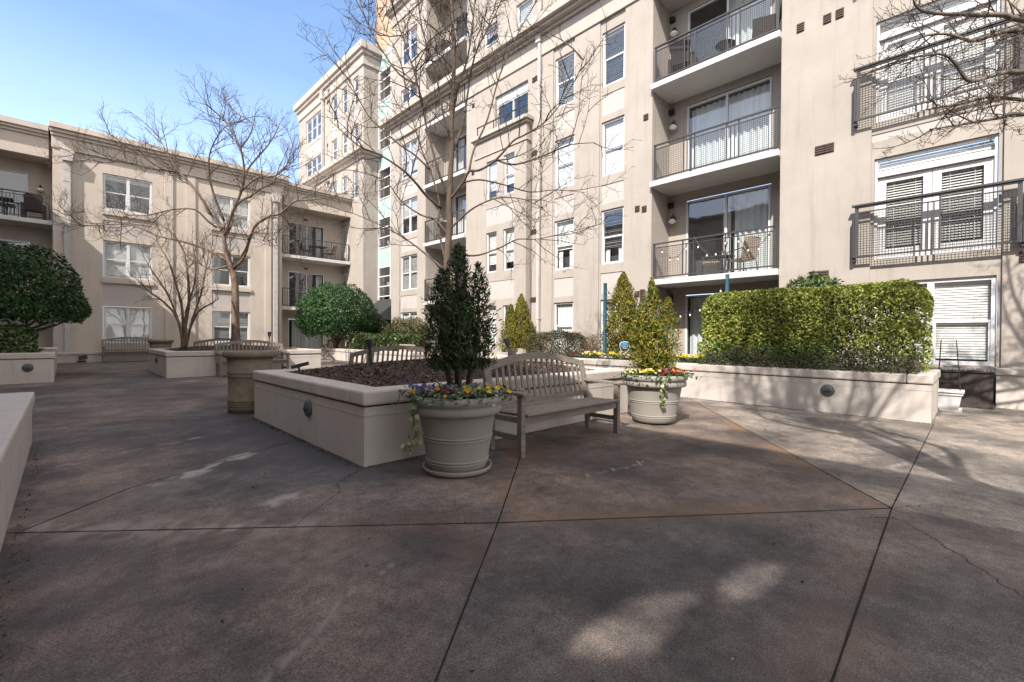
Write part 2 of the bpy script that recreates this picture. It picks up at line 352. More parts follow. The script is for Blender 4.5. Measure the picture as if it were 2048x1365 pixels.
def slider(W, parent, u0, u1, z0, z1, n, curt=(0, 1), part_open=None, frame='white', name='sliding_door', split=.5):
    fr = .05; mb = MB(); um = u0 + (u1 - u0) * split
    for (a, b, o) in ((u0, u0 + fr, 0), (u1 - fr, u1, 0), (um - fr * .6, um + fr * .6, -.01)): W.box(mb, a, b, n - .08, n + o, z0, z1 if o else z1)
    for (a, b) in ((u0 + fr, um - fr * .6), (um + fr * .6, u1 - fr)):
        W.box(mb, a, b, n - .08, n - .004, z1 - fr, z1); W.box(mb, a, b, n - .08, n - .004, z0, z0 + fr)
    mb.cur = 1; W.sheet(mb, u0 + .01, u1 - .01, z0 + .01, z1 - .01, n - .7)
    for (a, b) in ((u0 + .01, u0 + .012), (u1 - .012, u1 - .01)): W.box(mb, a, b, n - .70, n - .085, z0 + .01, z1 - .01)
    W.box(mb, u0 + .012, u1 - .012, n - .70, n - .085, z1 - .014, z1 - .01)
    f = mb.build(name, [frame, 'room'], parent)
    g = MB(); W.sheet(g, u0 + .03, u1 - .03, z0 + .03, z1 - .03, n - .045); g.build('pane', 'glass_door', f)
    if curt:
        uu = lambda t: u0 + (u1 - u0) * t
        for (a, b) in (curt if isinstance(curt[0], (list, tuple)) else [curt]): c = MB(); drape(W, c, max(uu(a), u0 + .06), min(uu(b), u1 - .06), z0 + .05, z1 - .07, n - .2, .035, .17); c.build('curtain', 'curtain', f)
    return f
def railing(W, parent, u0, u1, z0, z1, n, grid=True, panels=3, name='railing', returns=0.0, cell=.048):
    """steel balcony rail: top rail, posts, framed wire-mesh panels with plain bars between them"""
    mb = MB(); r = 'rail'; T = .012
    W.box(mb, u0, u1, n - .03, n + .03, z1 - .035, z1)
    W.box(mb, u0, u1, n - .02, n + .02, z0, z0 + .035)
    for u in (u0 + .02, u1 - .02): W.box(mb, u - .018, u + .018, n - .018, n + .018, z0 + .035, z1 - .035)
    zt = z1 - .14; gap = .30 if panels > 2 else .26
    pw = (u1 - u0 - .1 - gap * (panels - 1)) / panels
    if grid: W.box(mb, u0 + .04, u1 - .04, n - .016, n + .016, zt, zt + .022)
    f = mb.build(name, r, parent)
    mesh = MB()
    for k in range(panels):
        a = u0 + .05 + k * (pw + gap); b = a + pw
        for u in (a, b): pb = MB(); W.box(pb, u - .014, u + .014, n - .014, n + .014, z0 + .035, z1 - .035); pb.build('rail_post', r, f)
        if k < panels - 1:
            for q in (1, 2): uq = b + gap * q / 3; pb = MB(); W.box(pb, uq - .011, uq + .011, n - .011, n + .011, z0 + .035, zt); pb.build('baluster', r, f)
        if grid:
            nu = int(pw / cell); nz_ = int((zt - z0 - .035) / cell)
            for i in range(1, nu): u = a + pw * i / nu; W.box(mesh, u - .0035, u + .0035, n - .0035, n + .0035, z0 + .035, zt)
            for j in range(1, nz_): z = z0 + .035 + (zt - z0 - .035) * j / nz_; W.box(mesh, a + .014, b - .014, n - .008, n - .0036, z - .0035, z + .0035)
        else:
            nu = int(pw / .11)
            for i in range(1, nu): u = a + pw * i / nu; W.box(mesh, u - .007, u + .007, n - .007, n + .007, z0 + .035, zt)
    tag(mesh.build('wire_mesh' if grid else 'baluster_row', r, f), kind='stuff')
    return f
def wall_lamp(W, parent, u, z, n):
    """gooseneck barn lamp"""
    mb = MB(); P = [W.pt(u, n + d, z + h) for d, h in ((0, .02), (.04, .10), (.10, .15), (.16, .13), (.185, .06))]
    mb.tube(P, .011, 6); c = W.pt(u, n + .185, z - .11)
    mb.lathe([(.02, .18), (.045, .165), (.055, .10), (.05, .09)], 14, c); W.box(mb, u - .035, u + .035, n, n + .02, z - .06, z + .06)
    o = mb.build('wall_lamp', 'black', parent, True)
    g = MB(); g.lathe([(.05, .10), (.085, .07), (.12, .025), (.115, .0), (.06, -.03), (.02, -.045)], 16, c); g.build('lamp_shade', 'lampglass', o, True)
def vent(W, parent, u, z, n, w=.17, h=.17):
    mb = MB(); W.box(mb, u - w / 2, u + w / 2, n, n + .02, z - h / 2, z + h / 2)
    for i in range(4): zz = z - h / 2 + h * (i + .5) / 4; W.box(mb, u - w / 2 + .01, u + w / 2 - .01, n + .02, n + .035, zz - .012, zz + .008)
    mb.build('vent_grille', 'vent', parent)
# ---------------------------------------------------------------- ground
def seg_dist(X, Y, pts):
    d = np.full(X.shape, 1e9)
    for (a, b) in zip(pts[:-1], pts[1:]):
        ax, ay = a; bx, by = b; dx, dy = bx - ax, by - ay
        t = np.clip(((X - ax) * dx + (Y - ay) * dy) / (dx * dx + dy * dy), 0, 1)
        d = np.minimum(d, np.hypot(X - ax - t * dx, Y - ay - t * dy))
    return d
def vnoise(X, Y, sc_, seed, octs=4):
    r = np.random.default_rng(seed); out = np.zeros(X.shape); amp = 1; tot = 0
    for o in range(octs):
        T = r.random((64, 64)); x = X * sc_ * 2 ** o; y = Y * sc_ * 2 ** o
        xi = np.floor(x).astype(int); yi = np.floor(y).astype(int); fx = x - xi; fy = y - yi
        fx = fx * fx * (3 - 2 * fx); fy = fy * fy * (3 - 2 * fy); g = lambda a, b: T[a % 64, b % 64]
        out += amp * ((g(xi, yi) * (1 - fx) + g(xi + 1, yi) * fx) * (1 - fy) + (g(xi, yi + 1) * (1 - fx) + g(xi + 1, yi + 1) * fx) * fy); tot += amp; amp *= .55
    return out / tot
J = dict(a=(4.32, .42), b=(2.05, 2.21), c=(-.28, 4.20), d=(.85, 1.27), e=(-.9, -.25), p=(2.0, 4.0), rp=(9.0, .42), rp2=(8.9, 4.0), bn=(3.7, 3.56), w=(1.85, .35), w2=(-1, .3))
joints = [[J['rp'], J['a'], J['w'], J['w2']], [J['rp2'], J['a']], [J['a'], J['b'], J['c'], (-1.6, 5.3)], [J['bn'], J['b'], J['d'], J['e']],
          [(-.2, 4.15), (.37, 4.72), (1.95, 5.55)], [(2.0, 7.6), (-.2, 9.4)], [(-.2, 11.6), (2, 11.6), (9, 11.6)], [(-.2, 15.1), (6, 15.1)], [(6.6, 4.0), (8.9, 6.2)], [(6.6, 7.4), (9, 9.6)], [(6.1, 15.3), (9.2, 12.2)], [(4.2, 7.6), (4.2, 15.2)]]
def wig(pts, amp, seed, n=14):
    r = random.Random(seed); out = []
    for (a, b) in zip(pts[:-1], pts[1:]):
        for i in range(n): t = i / n; out.append((a[0] + (b[0] - a[0]) * t + r.uniform(-amp, amp), a[1] + (b[1] - a[1]) * t + r.uniform(-amp, amp)))
    return out + [pts[-1]]
cracks = [wig([J['p'], (1.62, 3.72), (1.55, 3.5), (1.05, 3.08)], .012, 1), wig([(4.32, .42), (4.6, .25), (4.7, -.05), (4.75, -.5)], .012, 2), wig([(3.9, .57), (4.12, .38), (3.9, .2), (3.55, -.02), (3.1, -.3)], .015, 3)]
pale = [(wig([(.44, 1.75), (.66, 1.87), (.82, 1.98), (.98, 2.1), (1.3, 2.22)], .02, 4), .010, .42), (wig([(.62, 3.2), (1.0, 3.5), (1.45, 3.85)], .05, 5), .05, .75), (wig([(.4, 4.62), (.9, 4.9), (1.35, 5.25)], .05, 6), .075, .9),
        (wig([(3.0, 2.55), (3.6, 2.35), (4.1, 2.3)], .05, 9), .012, .5), (wig([(-.2, 4.3), (.5, 3.55), (1.1, 3.05)], .03, 7), .14, .45), (wig([(-.2, 4.1), (.4, 3.5), (.9, 3.1)], .03, 8), .09, .35), (wig([(5.5, .6), (6.6, .3), (8, 0)], .05, 12), .03, .5), (wig([(.0, 5.9), (.8, 6.3), (1.5, 6.6)], .08, 13), .03, .4)]
xs = np.concatenate([[-120, -40, -12, -5], np.arange(-2, 12.81, .035), [16, 30, 60, 140]]); ys = np.concatenate([[-120, -40, -12, -5], np.arange(-2, 14, .035), np.arange(14, 27, .2), [30, 45, 80, 160]])
GX, GY = np.meshgrid(xs, ys, indexing='ij'); nx, ny = GX.shape
zg = .005 * np.clip(GY, -20, 40) + .0025 * np.clip(GX, -20, 20)
idx = np.arange(nx * ny).reshape(nx, ny)
gf = np.stack([idx[:-1, :-1], idx[1:, :-1], idx[1:, 1:], idx[:-1, 1:]], -1).reshape(-1, 4)
ground = npmesh('ground', np.stack([GX, GY, zg], -1).reshape(-1, 3), gf, 'roof'); tag(ground, 'stained brown concrete courtyard paving', kind='structure')
inpoly = lambda P: np.array(np.logical_xor.reduce([((P[i][1] > GY) != (P[i - 1][1] > GY)) & (GX < (P[i - 1][0] - P[i][0]) * (GY - P[i][1]) / (P[i - 1][1] - P[i][1] + 1e-12) + P[i][0]) for i in range(len(P))]))
tint = .35 + .5 * (vnoise(GX, GY, .35, 5, 4) - .5)
tri = inpoly([J['a'], J['rp2'], (3.7, 3.95), J['b']]); tint[tri] += .40
tint[inpoly([J['c'], J['b'], J['d'], J['e'], (-3, 2)])] += .12
tint[inpoly([(-.2, 4.15), (.37, 4.72), (1.95, 5.55), (2, 14), (-.3, 14)])] += .20
tint[inpoly([J['a'], J['rp'], (12.5, .4), (12.5, -5), (4, -5)])] -= .22
sunlit_lift = np.zeros(GX.shape); sunlit_lift[inpoly([J['a'], J['rp2'], J['rp']])] = .55; sunlit_lift[inpoly([J['a'], J['rp'], (13, .4), (13, -5), (5.2, -5)])] = .75; sunlit_lift[inpoly([J['rp2'], (3.7, 3.95), (6.5, 2.2)])] = np.maximum(sunlit_lift[inpoly([J['rp2'], (3.7, 3.95), (6.5, 2.2)])], .25)  # greyer slabs on the right, their colour also lightened where the sun falls
sunlit_lift *= .6 + .8 * (vnoise(GX, GY, .9, 41, 4) - .1) * np.clip((GX - 3.6) / 2.5, .3, 1)
edge = np.minimum.reduce([seg_dist(GX, GY, j) for j in joints])
wob = vnoise(GX, GY, 1.3, 21, 3)
rust = np.clip(1 - edge / .28, 0, 1) * np.clip((wob - .42) * 5, 0, 1) * (.35 + .65 * tri)
pal = np.zeros(GX.shape); pn = vnoise(GX, GY, 9, 22, 5)
for P, wd, am in pale: pal = np.maximum(pal, am * np.clip(1.3 - seg_dist(GX, GY, P) / wd, 0, 1) * np.clip((pn - .43) * 9, 0, 1))
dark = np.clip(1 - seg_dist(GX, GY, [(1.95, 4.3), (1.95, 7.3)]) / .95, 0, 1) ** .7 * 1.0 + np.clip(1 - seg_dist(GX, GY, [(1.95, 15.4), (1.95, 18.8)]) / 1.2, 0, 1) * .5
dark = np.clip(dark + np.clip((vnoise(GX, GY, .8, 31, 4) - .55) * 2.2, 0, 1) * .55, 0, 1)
for nm, arr in (('tint', tint), ('rust', rust), ('pale', pal), ('damp', dark), ('sunlit_lift', sunlit_lift)):
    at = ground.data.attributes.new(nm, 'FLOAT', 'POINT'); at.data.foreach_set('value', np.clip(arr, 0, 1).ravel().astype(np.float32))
M, t, bs = newmat('stained_concrete')
att = {k: nod(t, 'ShaderNodeAttribute', attribute_name=k).outputs['Fac'] for k in ('tint', 'rust', 'pale', 'damp', 'sunlit_lift')}
c0 = mixc(t, att['tint'], (.104, .098, .096), (.132, .098, .080))
c0 = mixc(t, att['sunlit_lift'], c0, (.26, .232, .205)); n0 = noise(t, .38, 5, .55, stretch=(1, .8, 1)); c0 = mixc(t, 1, c0, ramp(t, n0.outputs['Fac'], [(.36, (.46, .47, .51)), (.5, (1, .99, .98)), (.66, (1.55, 1.46, 1.38))]).outputs[0], 'MULTIPLY'); n1 = noise(t, 1.5, 9, .66); c1 = mixc(t, 1, c0, ramp(t, n1.outputs['Fac'], [(.36, (.50, .50, .52)), (.5, (.95, .95, .95)), (.66, (1.50, 1.47, 1.43))]).outputs[0], 'MULTIPLY')
n2 = noise(t, 11, 12, .80); c2 = mixc(t, 1, c1, ramp(t, n2.outputs['Fac'], [(.34, (.66, .66, .67)), (.66, (1.36, 1.35, 1.33))]).outputs[0], 'MULTIPLY')
n3 = noise(t, 130, 4, .9); c3 = mixc(t, 1, c2, ramp(t, n3.outputs['Fac'], [(.38, (.35, .35, .35)), (.62, (1.75, 1.72, 1.68))]).outputs[0], 'MULTIPLY')
n4 = noise(t, 26, 2, .5); sp = ramp(t, n4.outputs['Fac'], [(.70, (0, 0, 0)), (.76, (1, 1, 1))])
f4 = nod(t, 'ShaderNodeMath', operation='MULTIPLY'); f4.inputs[1].default_value = .28; t.links.new(sp.outputs[0], f4.inputs[0])
c4 = mixc(t, f4.outputs[0], c3, (.24, .20, .17))
c5 = mixc(t, att['rust'], c4, (.20, .115, .065)); c5 = mixc(t, .75, c4, c5)
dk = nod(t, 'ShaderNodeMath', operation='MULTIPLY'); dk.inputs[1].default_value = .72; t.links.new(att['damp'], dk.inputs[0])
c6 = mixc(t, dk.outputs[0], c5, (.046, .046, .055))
vo = nod(t, 'ShaderNodeTexVoronoi', feature='F1'); vo.inputs['Scale'].default_value = 55; vo.inputs['Randomness'].default_value = 1
tcv = nod(t, 'ShaderNodeTexCoord'); t.links.new(tcv.outputs['Object'], vo.inputs['Vector'])
ag = ramp(t, vo.outputs['Distance'], [(.10, (1, 1, 1)), (.22, (0, 0, 0))]); ac = nod(t, 'ShaderNodeSeparateColor'); t.links.new(vo.outputs['Color'], ac.inputs[0])
am = nod(t, 'ShaderNodeMath', operation='GREATER_THAN'); am.inputs[1].default_value = .72; t.links.new(ac.outputs[0], am.inputs[0])
af = nod(t, 'ShaderNodeMath', operation='MULTIPLY'); t.links.new(ag.outputs[0], af.inputs[0]); t.links.new(am.outputs[0], af.inputs[1])
af2 = nod(t, 'ShaderNodeMath', operation='MULTIPLY'); af2.inputs[1].default_value = .5; t.links.new(af.outputs[0], af2.inputs[0])
agc = mixc(t, ac.outputs[1], (.03, .026, .024), (.30, .255, .215)); c6 = mixc(t, af2.outputs[0], c6, agc)
c7 = mixc(t, att['pale'], c6, (.34, .31, .285))
t.links.new(c7, bs.inputs['Base Color']); bs.inputs['Specular IOR Level'].default_value = .35
rr = ramp(t, n1.outputs['Fac'], [(.3, (.62,) * 3), (.7, (.85,) * 3)]); t.links.new(rr.outputs[0], bs.inputs['Roughness'])
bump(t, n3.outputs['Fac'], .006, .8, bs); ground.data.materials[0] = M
MT['joint'] = rough_mat('joint_dirt', (.016, .014, .013), .4, 30, .95, 0)
def strip(pts, wd, mat, name, label):
    mb = MB(); n = len(pts)
    for i in range(n - 1):
        a, b = Vector(pts[i]), Vector(pts[i + 1]); k = max(1, int((b - a).length / .12))
        for q in range(k):
            p0, p1 = a + (b - a) * q / k, a + (b - a) * (q + 1) / k; d = (b - a).normalized(); nn = Vector((-d.y, d.x)) * wd / 2
            e0 = .75 + .5 * random.Random(int(p0.x * 997 + p0.y * 331)).random(); e1 = .75 + .5 * random.Random(int(p1.x * 997 + p1.y * 331)).random()
            mb.quad(*[(p.x, p.y, gz(p.x, p.y) + .0035) for p in (p0 + nn * e0, p0 - nn * e0, p1 - nn * e1, p1 + nn * e1)])
    o = mb.build(name, mat); tag(o, label, kind='structure')
for j in joints: strip(j, .009, 'joint', 'paving_joint', 'dark control joint cut across the courtyard paving')
for cpts in cracks: strip(cpts, .004, 'joint', 'paving_crack', 'thin wandering crack in the courtyard paving')
# ---------------------------------------------------------------- main apartment building (facade on x = 12.2)
XF = 12.2; Wm = Wall('x', XF); Wr = Wall('x', 13.27); U1 = 21.45
main = empty('apartment_building', (12.2, 8, 0), 'tall beige apartment building with stacked balconies and long cornice, right of the glass stair bay', 'building')
rows = [(.85, 2.46), (3.58, 5.30), (6.38, 8.10), (9.20, 10.93)]
strips = [(7.58, 8.50), (9.50, 10.45), (19.02, 20.66)]
holes = [(3.32, 6.66, -.3, 17.2, 0), (15.25, 18.30, -.3, 17.2, 0), (-.32, 1.60, -.3, 11.3, .05), (11.42, 14.38, -.3, 9.1, 0)]
holes += [(a, b, .02, 11.3, .05) for a, b in strips]
up = [(7.63, 8.46, 12.36, 13.75), (9.55, 10.36, 12.36, 13.75), (11.44, 12.29, 12.36, 13.75), (13.35, 14.16, 12.34, 13.74), (19.1, 20.56, 12.36, 13.66), (19.1, 20.56, 14.85, 16.42), (11.44, 12.29, 14.9, 16.5), (13.35, 14.16, 14.9, 16.5), (9.55, 10.36, 14.9, 16.5), (7.63, 8.46, 14.9, 16.5)]
holes += [h + (.12,) for h in up] + [(11.66, 13.46, 9.12, 10.75, .14)]
mb = MB(); Wm.sheet(mb, -7, U1, -.3, 18.2, 0, holes)
inner = [(a + .04, b - .05, r0, r1, .10) for a, b in strips for r0, r1 in rows]
spz = [(2.66, 3.30), (5.50, 6.10), (8.30, 8.95)]
for a, b in strips: Wm.sheet(mb, a, b, .02, 11.3, -.05, [h for h in inner if a < h[0] < b] + [(a + .04, b - .05, z0, z1, .025) for z0, z1 in spz])
fwh = [(-.26, 1.55, .76, 2.45, .10), (-.26, 1.55, 2.93, 5.06, .10), (-.26, 1.55, 5.83, 7.94, .10), (-.26, 1.55, 8.7, 10.8, .10), (-.32, 1.60, 5.42, 5.58, .02)]
Wm.sheet(mb, -.32, 1.60, -.3, 11.3, -.05, fwh)
mb.quad((XF, -7, -.3), (XF, -7, 18.2), (40, -7, 18.2), (40, -7, -.3)); mb.quad((XF, U1, -.3), (14, U1, -.3), (14, U1, 18.2), (XF, U1, 18.2)); mb.quad((XF, -7, 18.2), (XF, U1, 18.2), (40, U1, 18.2), (40, -7, 18.2))
for (a, b) in ((3.32, 6.66), (15.25, 18.30)):            # balcony recess: side walls
    for u in (a, b): mb.quad((XF, u, -.3), (13.4, u, -.3), (13.4, u, 17.2), (XF, u, 17.2))
    mb.quad((XF, a, 17.2), (XF, b, 17.2), (13.4, b, 17.2), (13.4, a, 17.2))
Wr.sheet(mb, 3.32, 6.66, -.3, 17.2, 0, [(3.82, 6.12, z - .02 + .02, z + 2.42, .05) for z in (.12, 2.93, 5.76, 8.56, 11.36, 14.16)])
Wr.sheet(mb, 15.25, 18.30, -.3, 17.2, 0, [(15.6, 17.5, z, z + 2.35, .05) for z in (.14, 2.9, 5.63, 8.34, 11.14, 13.97)])
mwall = mb.build('wall', 'stucco', main)
def panel(W, par, *q): mb = MB(); W.box(mb, *q); mb.build('spandrel_panel', 'panel', par)
for a, b in strips:
    for z0, z1 in spz: panel(Wm, main, a + .04, b - .05, -.09, -.072, z0, z1)
panel(Wm, main, -.32, 1.60, -.09, -.068, 5.42, 5.58)
# step lines, cornice, parapet
mb = MB()
Wm.box(mb, -7, 3.318, 0, .05, 11.3, 11.96); Wm.box(mb, 6.662, U1 + .02, 0, .05, 11.3, 11.96)
for n0, n1, z0, z1 in ((0, .16, 11.96, 12.06), (0, .34, 12.06, 12.16), (0, .50, 12.16, 12.42)): Wm.box(mb, -7, U1 + n1 * .9, n0, n1, z0, z1)
for n0, n1, z0, z1 in ((0, .06, 17.25, 17.8), (0, .18, 17.8, 17.95), (0, .32, 17.95, 18.25)): Wm.box(mb, -7, U1 + n1 * .9, n0, n1, z0, z1)
mb.build('cornice', 'trim', main, bevel=.012)
mb = MB(); Wm.box(mb, -.4 - 6, -.26, -.04, .0 + .18, -.2, .62); mb.build('plinth', 'planter', main)
mb = MB(); Wm.box(mb, -.4 - 6, -.24, -.04, .21, .62, .745); mb.build('plinth_cap', 'cap', main, bevel=.015)
kinds = {(0, 0): ('drape', 1, .5), (0, 1): ('part', .72, .35), (0, 2): ('full', 1, 1.3), (0, 3): ('full', 1, .40), (1, 0): ('drape', 1, .5), (1, 1): ('part', .62, 1.3), (1, 2): ('full', 1, 1.3), (1, 3): ('full', 1, .8), (2, 0): ('full', .9, 1.3), (2, 1): ('full', 1, .7), (2, 2): ('full', .55, 1.1), (2, 3): ('full', .9, 1.2)}
for si, (a, b) in enumerate(strips):
    for ri, (z0, z1) in enumerate(rows):
        k, cv, ti = kinds[(si, ri)]
        window(Wm, main, a + .045, b - .055, z0 + .005, z1 - .005, -.10, 2 if si == 2 else 1, k, cv, ti)
for i, (a, b, z0, z1) in enumerate(up): window(Wm, main, a + .005, b - .005, z0 + .005, z1 - .005, -.06, 2 if a > 19 else 1, 'full', [1, 1, .95, .25, .12, .3, .9, 1, .3, 1][i], 1.2)
window(Wm, main, -.255, 1.545, .765, 2.445, -.10, 2, 'full', 1, 1.25, fr=.07)
# shallow bay with paired windows and a terrace on top
Wb = Wall('x', 11.97); mb = MB(); bw = [(a, b, z0, z1, .09) for a, b in ((12.12, 12.70), (13.08, 13.69)) for z0, z1 in ((.87, 2.46), (3.78, 5.36), (6.66, 8.17))]
Wb.sheet(mb, 11.5, 14.38, -.2, 9.05, 0, bw + [(12.1, 13.72, 2.72, 3.42, .02), (12.1, 13.72, 5.62, 6.3, .02)])
for u in (11.5, 14.38): mb.quad((11.97, u, -.2), (12.25, u, -.2), (12.25, u, 9.05), (11.97, u, 9.05))
mb.quad((11.97, 11.5, 9.05), (11.97, 14.38, 9.05), (12.25, 14.38, 9.05), (12.25, 11.5, 9.05))
mb.build('bay_wall', 'stucco', main)
mb = MB(); Wb.box(mb, 11.42, 14.46, -.2, .08, 9.05, 9.14); Wb.box(mb, 11.34, 14.54, -.2, .17, 9.14, 9.28); Wb.box(mb, 11.45, 14.43, -.2, .04, 8.42, 8.47); mb.build('bay_cap', 'trim', main, bevel=.01)
for z0, z1 in ((2.72, 3.42), (5.62, 6.3)): panel(Wb, main, 12.1, 13.72, -.03, -.017, z0, z1)
for i, (a, b, z0, z1, d) in enumerate(bw): window(Wb, main, a + .005, b - .005, z0 + .005, z1 - .005, -.05, 1, 'full', [1, .82, .75, 1, .82, .8][i], 1.25, fr=.045)
def french(z0, z1, top):
    """pair of glazed doors with a transom, blinds inside"""
    n = -.10; u0, u1 = -.255, 1.545; W = Wm; zt = z1 - .34; mb = MB()
    W.box(mb, u0, u0 + .05, n - .1, n, z0, z1); W.box(mb, u1 - .05, u1, n - .1, n, z0, z1); W.box(mb, u0 + .05, u1 - .05, n - .1, n - .002, z1 - .05, z1)
    W.box(mb, u0 + .05, u1 - .05, n - .1, n + .03, zt - .05, zt + .05)
    um = (u0 + u1) / 2
    for (a, b) in ((u0 + .055, um - .004), (um + .004, u1 - .055)):
        W.box(mb, a, a + .13, n - .09, n - .04, z0 + .01, zt - .06); W.box(mb, b - .13, b, n - .09, n - .04, z0 + .01, zt - .06)
        W.box(mb, a + .13, b - .13, n - .09, n - .042, zt - .17, zt - .06); W.box(mb, a + .13, b - .13, n - .09, n - .042, z0 + .01, z0 + .22)
    mb.cur = 1; W.sheet(mb, u0 + .01, u1 - .01, z0 + .01, z1 - .01, n - .5)
    f = mb.build('french_door', ['white', 'room_pale'], main)
    g = MB()
    for (a, b) in ((u0 + .185, um - .134), (um + .134, u1 - .185)): W.sheet(g, a, b, z0 + .22, zt - .17, n - .06)
    W.sheet(g, u0 + .05, u1 - .05, zt + .05, z1 - .05, n - .05); g.build('pane', 'glass', f)
    b_ = MB()
    for (a, b) in ((u0 + .19, um - .14), (um + .14, u1 - .19)):
        slats(W, b_, a, b, z0 + .24, zt - .16, n - .115, .052, .046, .75 if not top else 1.3)
        for q in (.2, .8): uu = a + (b - a) * q; W.box(b_, uu - .003, uu + .003, n - .093, n - .090, z0 + .24, zt - .16)
    slats(W, b_, u0 + .06, u1 - .06, zt + .06, z1 - .06, n - .115, .052, .050, 1.25); b_.build('blind', 'blind', f)
for z0, z1, tp in ((2.93, 5.06, 0), (5.83, 7.94, 1), (8.7, 10.8, 1)):
    french(z0 + .005, z1 - .005, tp)
    r = railing(Wm, main, -.55, 1.84, z0 + .05, z0 + 1.13, .17, True, 2, cell=.05)
    mb = MB()
    for u in (-.57, 1.86):
        Wm.box(mb, u - .012, u + .012, 0, .19, z0 + .05, z0 + .93)
        Wm.box(mb, u - .03, u + .03, 0, .15, z0 - .02, z0 + .05)
    Wm.box(mb, -.60, 1.89, .115, .225, z0 + 1.13, z0 + 1.165); mb.build('bracket', 'rail', r)
# terrace doors over the bay
n = -.14; f = slider(Wm, main, 11.665, 13.455, 9.29, 10.42, n + .02, None); mb = MB()
Wm.box(mb, 11.665, 13.455, n - .05, n + .04, 10.42, 10.74); mb.build('transom', 'white', f)
mb = MB(); Wb.box(mb, 11.38, 14.2, .06, .10, 9.62, 9.66)
for u in (11.42, 12.3, 13.2, 14.16): Wb.box(mb, u - .015, u + .015, .065, .095, 9.28, 9.62)
mb.build('railing', 'rail', main)
# balconies
for (a, b, doors, lev, right) in ((3.32, 6.66, (3.83, 6.11), (2.92, 5.75, 8.55, 11.35, 14.15), True), (15.25, 18.30, (15.62, 17.48), (2.89, 5.62, 8.33, 11.13, 13.96), False)):
    for i, z in enumerate(lev):
        mb = MB(); mb.box(12.06, 13.268, a + .003, b - .003 if not right else b - .003, z - .15, z)
        mb.build('balcony_slab', 'slab', main, bevel=.008)
        railing(Wm, main, a + .04, b - .10 if right else b - .05, z + .06, z + 1.04, .07, right, 3)
    for i, z in enumerate((.12 if right else .14,) + lev):
        cu = {0: [(.0, 1.)], 1: [(.0, .42), (.46, .56)], 2: [(.02, .97)], 3: [(.02, .5)]}.get(i, [(.1, .6)]) if right else {0: [(0, .5)], 2: [(.6, 1)], 3: [(0, .3), (.7, 1)]}.get(i, [(0, .25)])
        slider(Wr, main, doors[0], doors[1], z + .005, z + (2.40 if right else 2.33), .01, cu)
        if i and right: wall_lamp(Wr, main, 6.46, z + 1.93, 0)
        if right:
            mb = MB(); Wr.box(mb, 6.50, 6.64, 0, .12, z + 2.30, z + 2.44); mb.build('wall_speaker', 'black', main)
mb = MB(); mb.box(12.06, 12.14, 11.0 - .045, 11.0 + .065, .1, 11.9); mb.box(12.02, 12.16, 10.93, 11.14, 11.75, 11.98)
for z in (1.9, 4.7, 7.5, 10.2): mb.box(12.05, 12.19, 10.94, 11.08, z, z + .04)
mb.build('downspout', 'pipe', main)
mb = MB(); mb.box(12.06, 12.14, 11.0 - .045, 11.0 + .065, 12.45, 17.4); mb.build('downspout', 'pipe', main)
for u, z in [(2.52, 5.52), (2.35, 5.52), (2.60, 2.69), (2.42, 2.69), (2.93, 8.47), (2.41, 8.42), (2.18, 8.42), (6.98, 11.62), (6.76, 11.62), (6.86, 7.73), (7.12, 5.10), (6.89, 5.05), (7.1, 2.56), (6.93, 2.60), (6.93, 2.42), (11.22, 10.62), (11.0 + .36, 10.60), (11.2, 7.95), (11.36, 7.93), (11.23, 5.09), (11.40, 5.08), (11.25, 2.62), (11.40, 2.62), (14.8, 10.9), (14.8, 8.1), (-.62, 2.74), (14.75, 13.2)]:
    vent(Wm, main, u, z, 0, .15 if z > 6 or u > 6 else .19, .20 if u < 6 else .17)
# glass stair bay and awning
Wg = Wall('x', 12.85); mb = MB(); Wg.box(mb, U1, 22.56, -1, .02, -.2, 17.4); Wg.box(mb, 22.56, 24.0, -1, -.5, -.2, 3.3)
mb.build('stair_wall', 'stucco', main)
aq, mull, cl = MB(), MB(), MB()
zf = 3.50
Wg.box(mull, 22.58, 22.66, -.06, .05, 3.3, 17.4); Wg.box(mull, 23.93, 23.998, -.06, .05, 3.3, 17.4)
for k in range(5):
    z = zf + k * 2.76
    for q in range(4):
        z0 = z + (0, .56, 1.12, 1.64)[q]; z1 = z + (.56, 1.12, 1.64, 2.76)[q]
        Wg.box(mull, 22.66, 23.93, -.05, .02, z0 - .028, z0 + .028)
        if q == 3: Wg.box(aq, 22.66, 23.93, -.06, -.01, z0 + .028, z1 - .028)
        else: Wg.sheet(cl, 22.66, 23.93, z0 + .028, z1 - .028, -.02)
aq.build('aqua_panel', 'aqua', main); mull.build('mullions', 'white', main); cl.build('stair_glass', 'glass_door', main)
mb = MB(); Wg.box(mb, 22.5, 24, -2.2, -2, 0, 17.4)
for k in range(12):
    z = 3.2 + k * 1.2; mb.bar((13.6, 22.6, z), (13.6, 23.95, z + 1.15), .5, .12)
mb.build('stair_flight', 'panel', main)
mb = MB(); Wg.box(mb, 22.7, 23.9, -.49, -.45, .1, 2.3); mb.build('entrance_door', 'dark', main)
mb = MB(); mb.prism([(12.84, 21.6, 3.32), (11.6, 21.6, 2.35), (11.6, 21.6, 2.62 - .27 - .22), (12.84, 21.6, 2.10)], (0, 2.35, 0)); aw = mb.build('awning', 'awning', main)
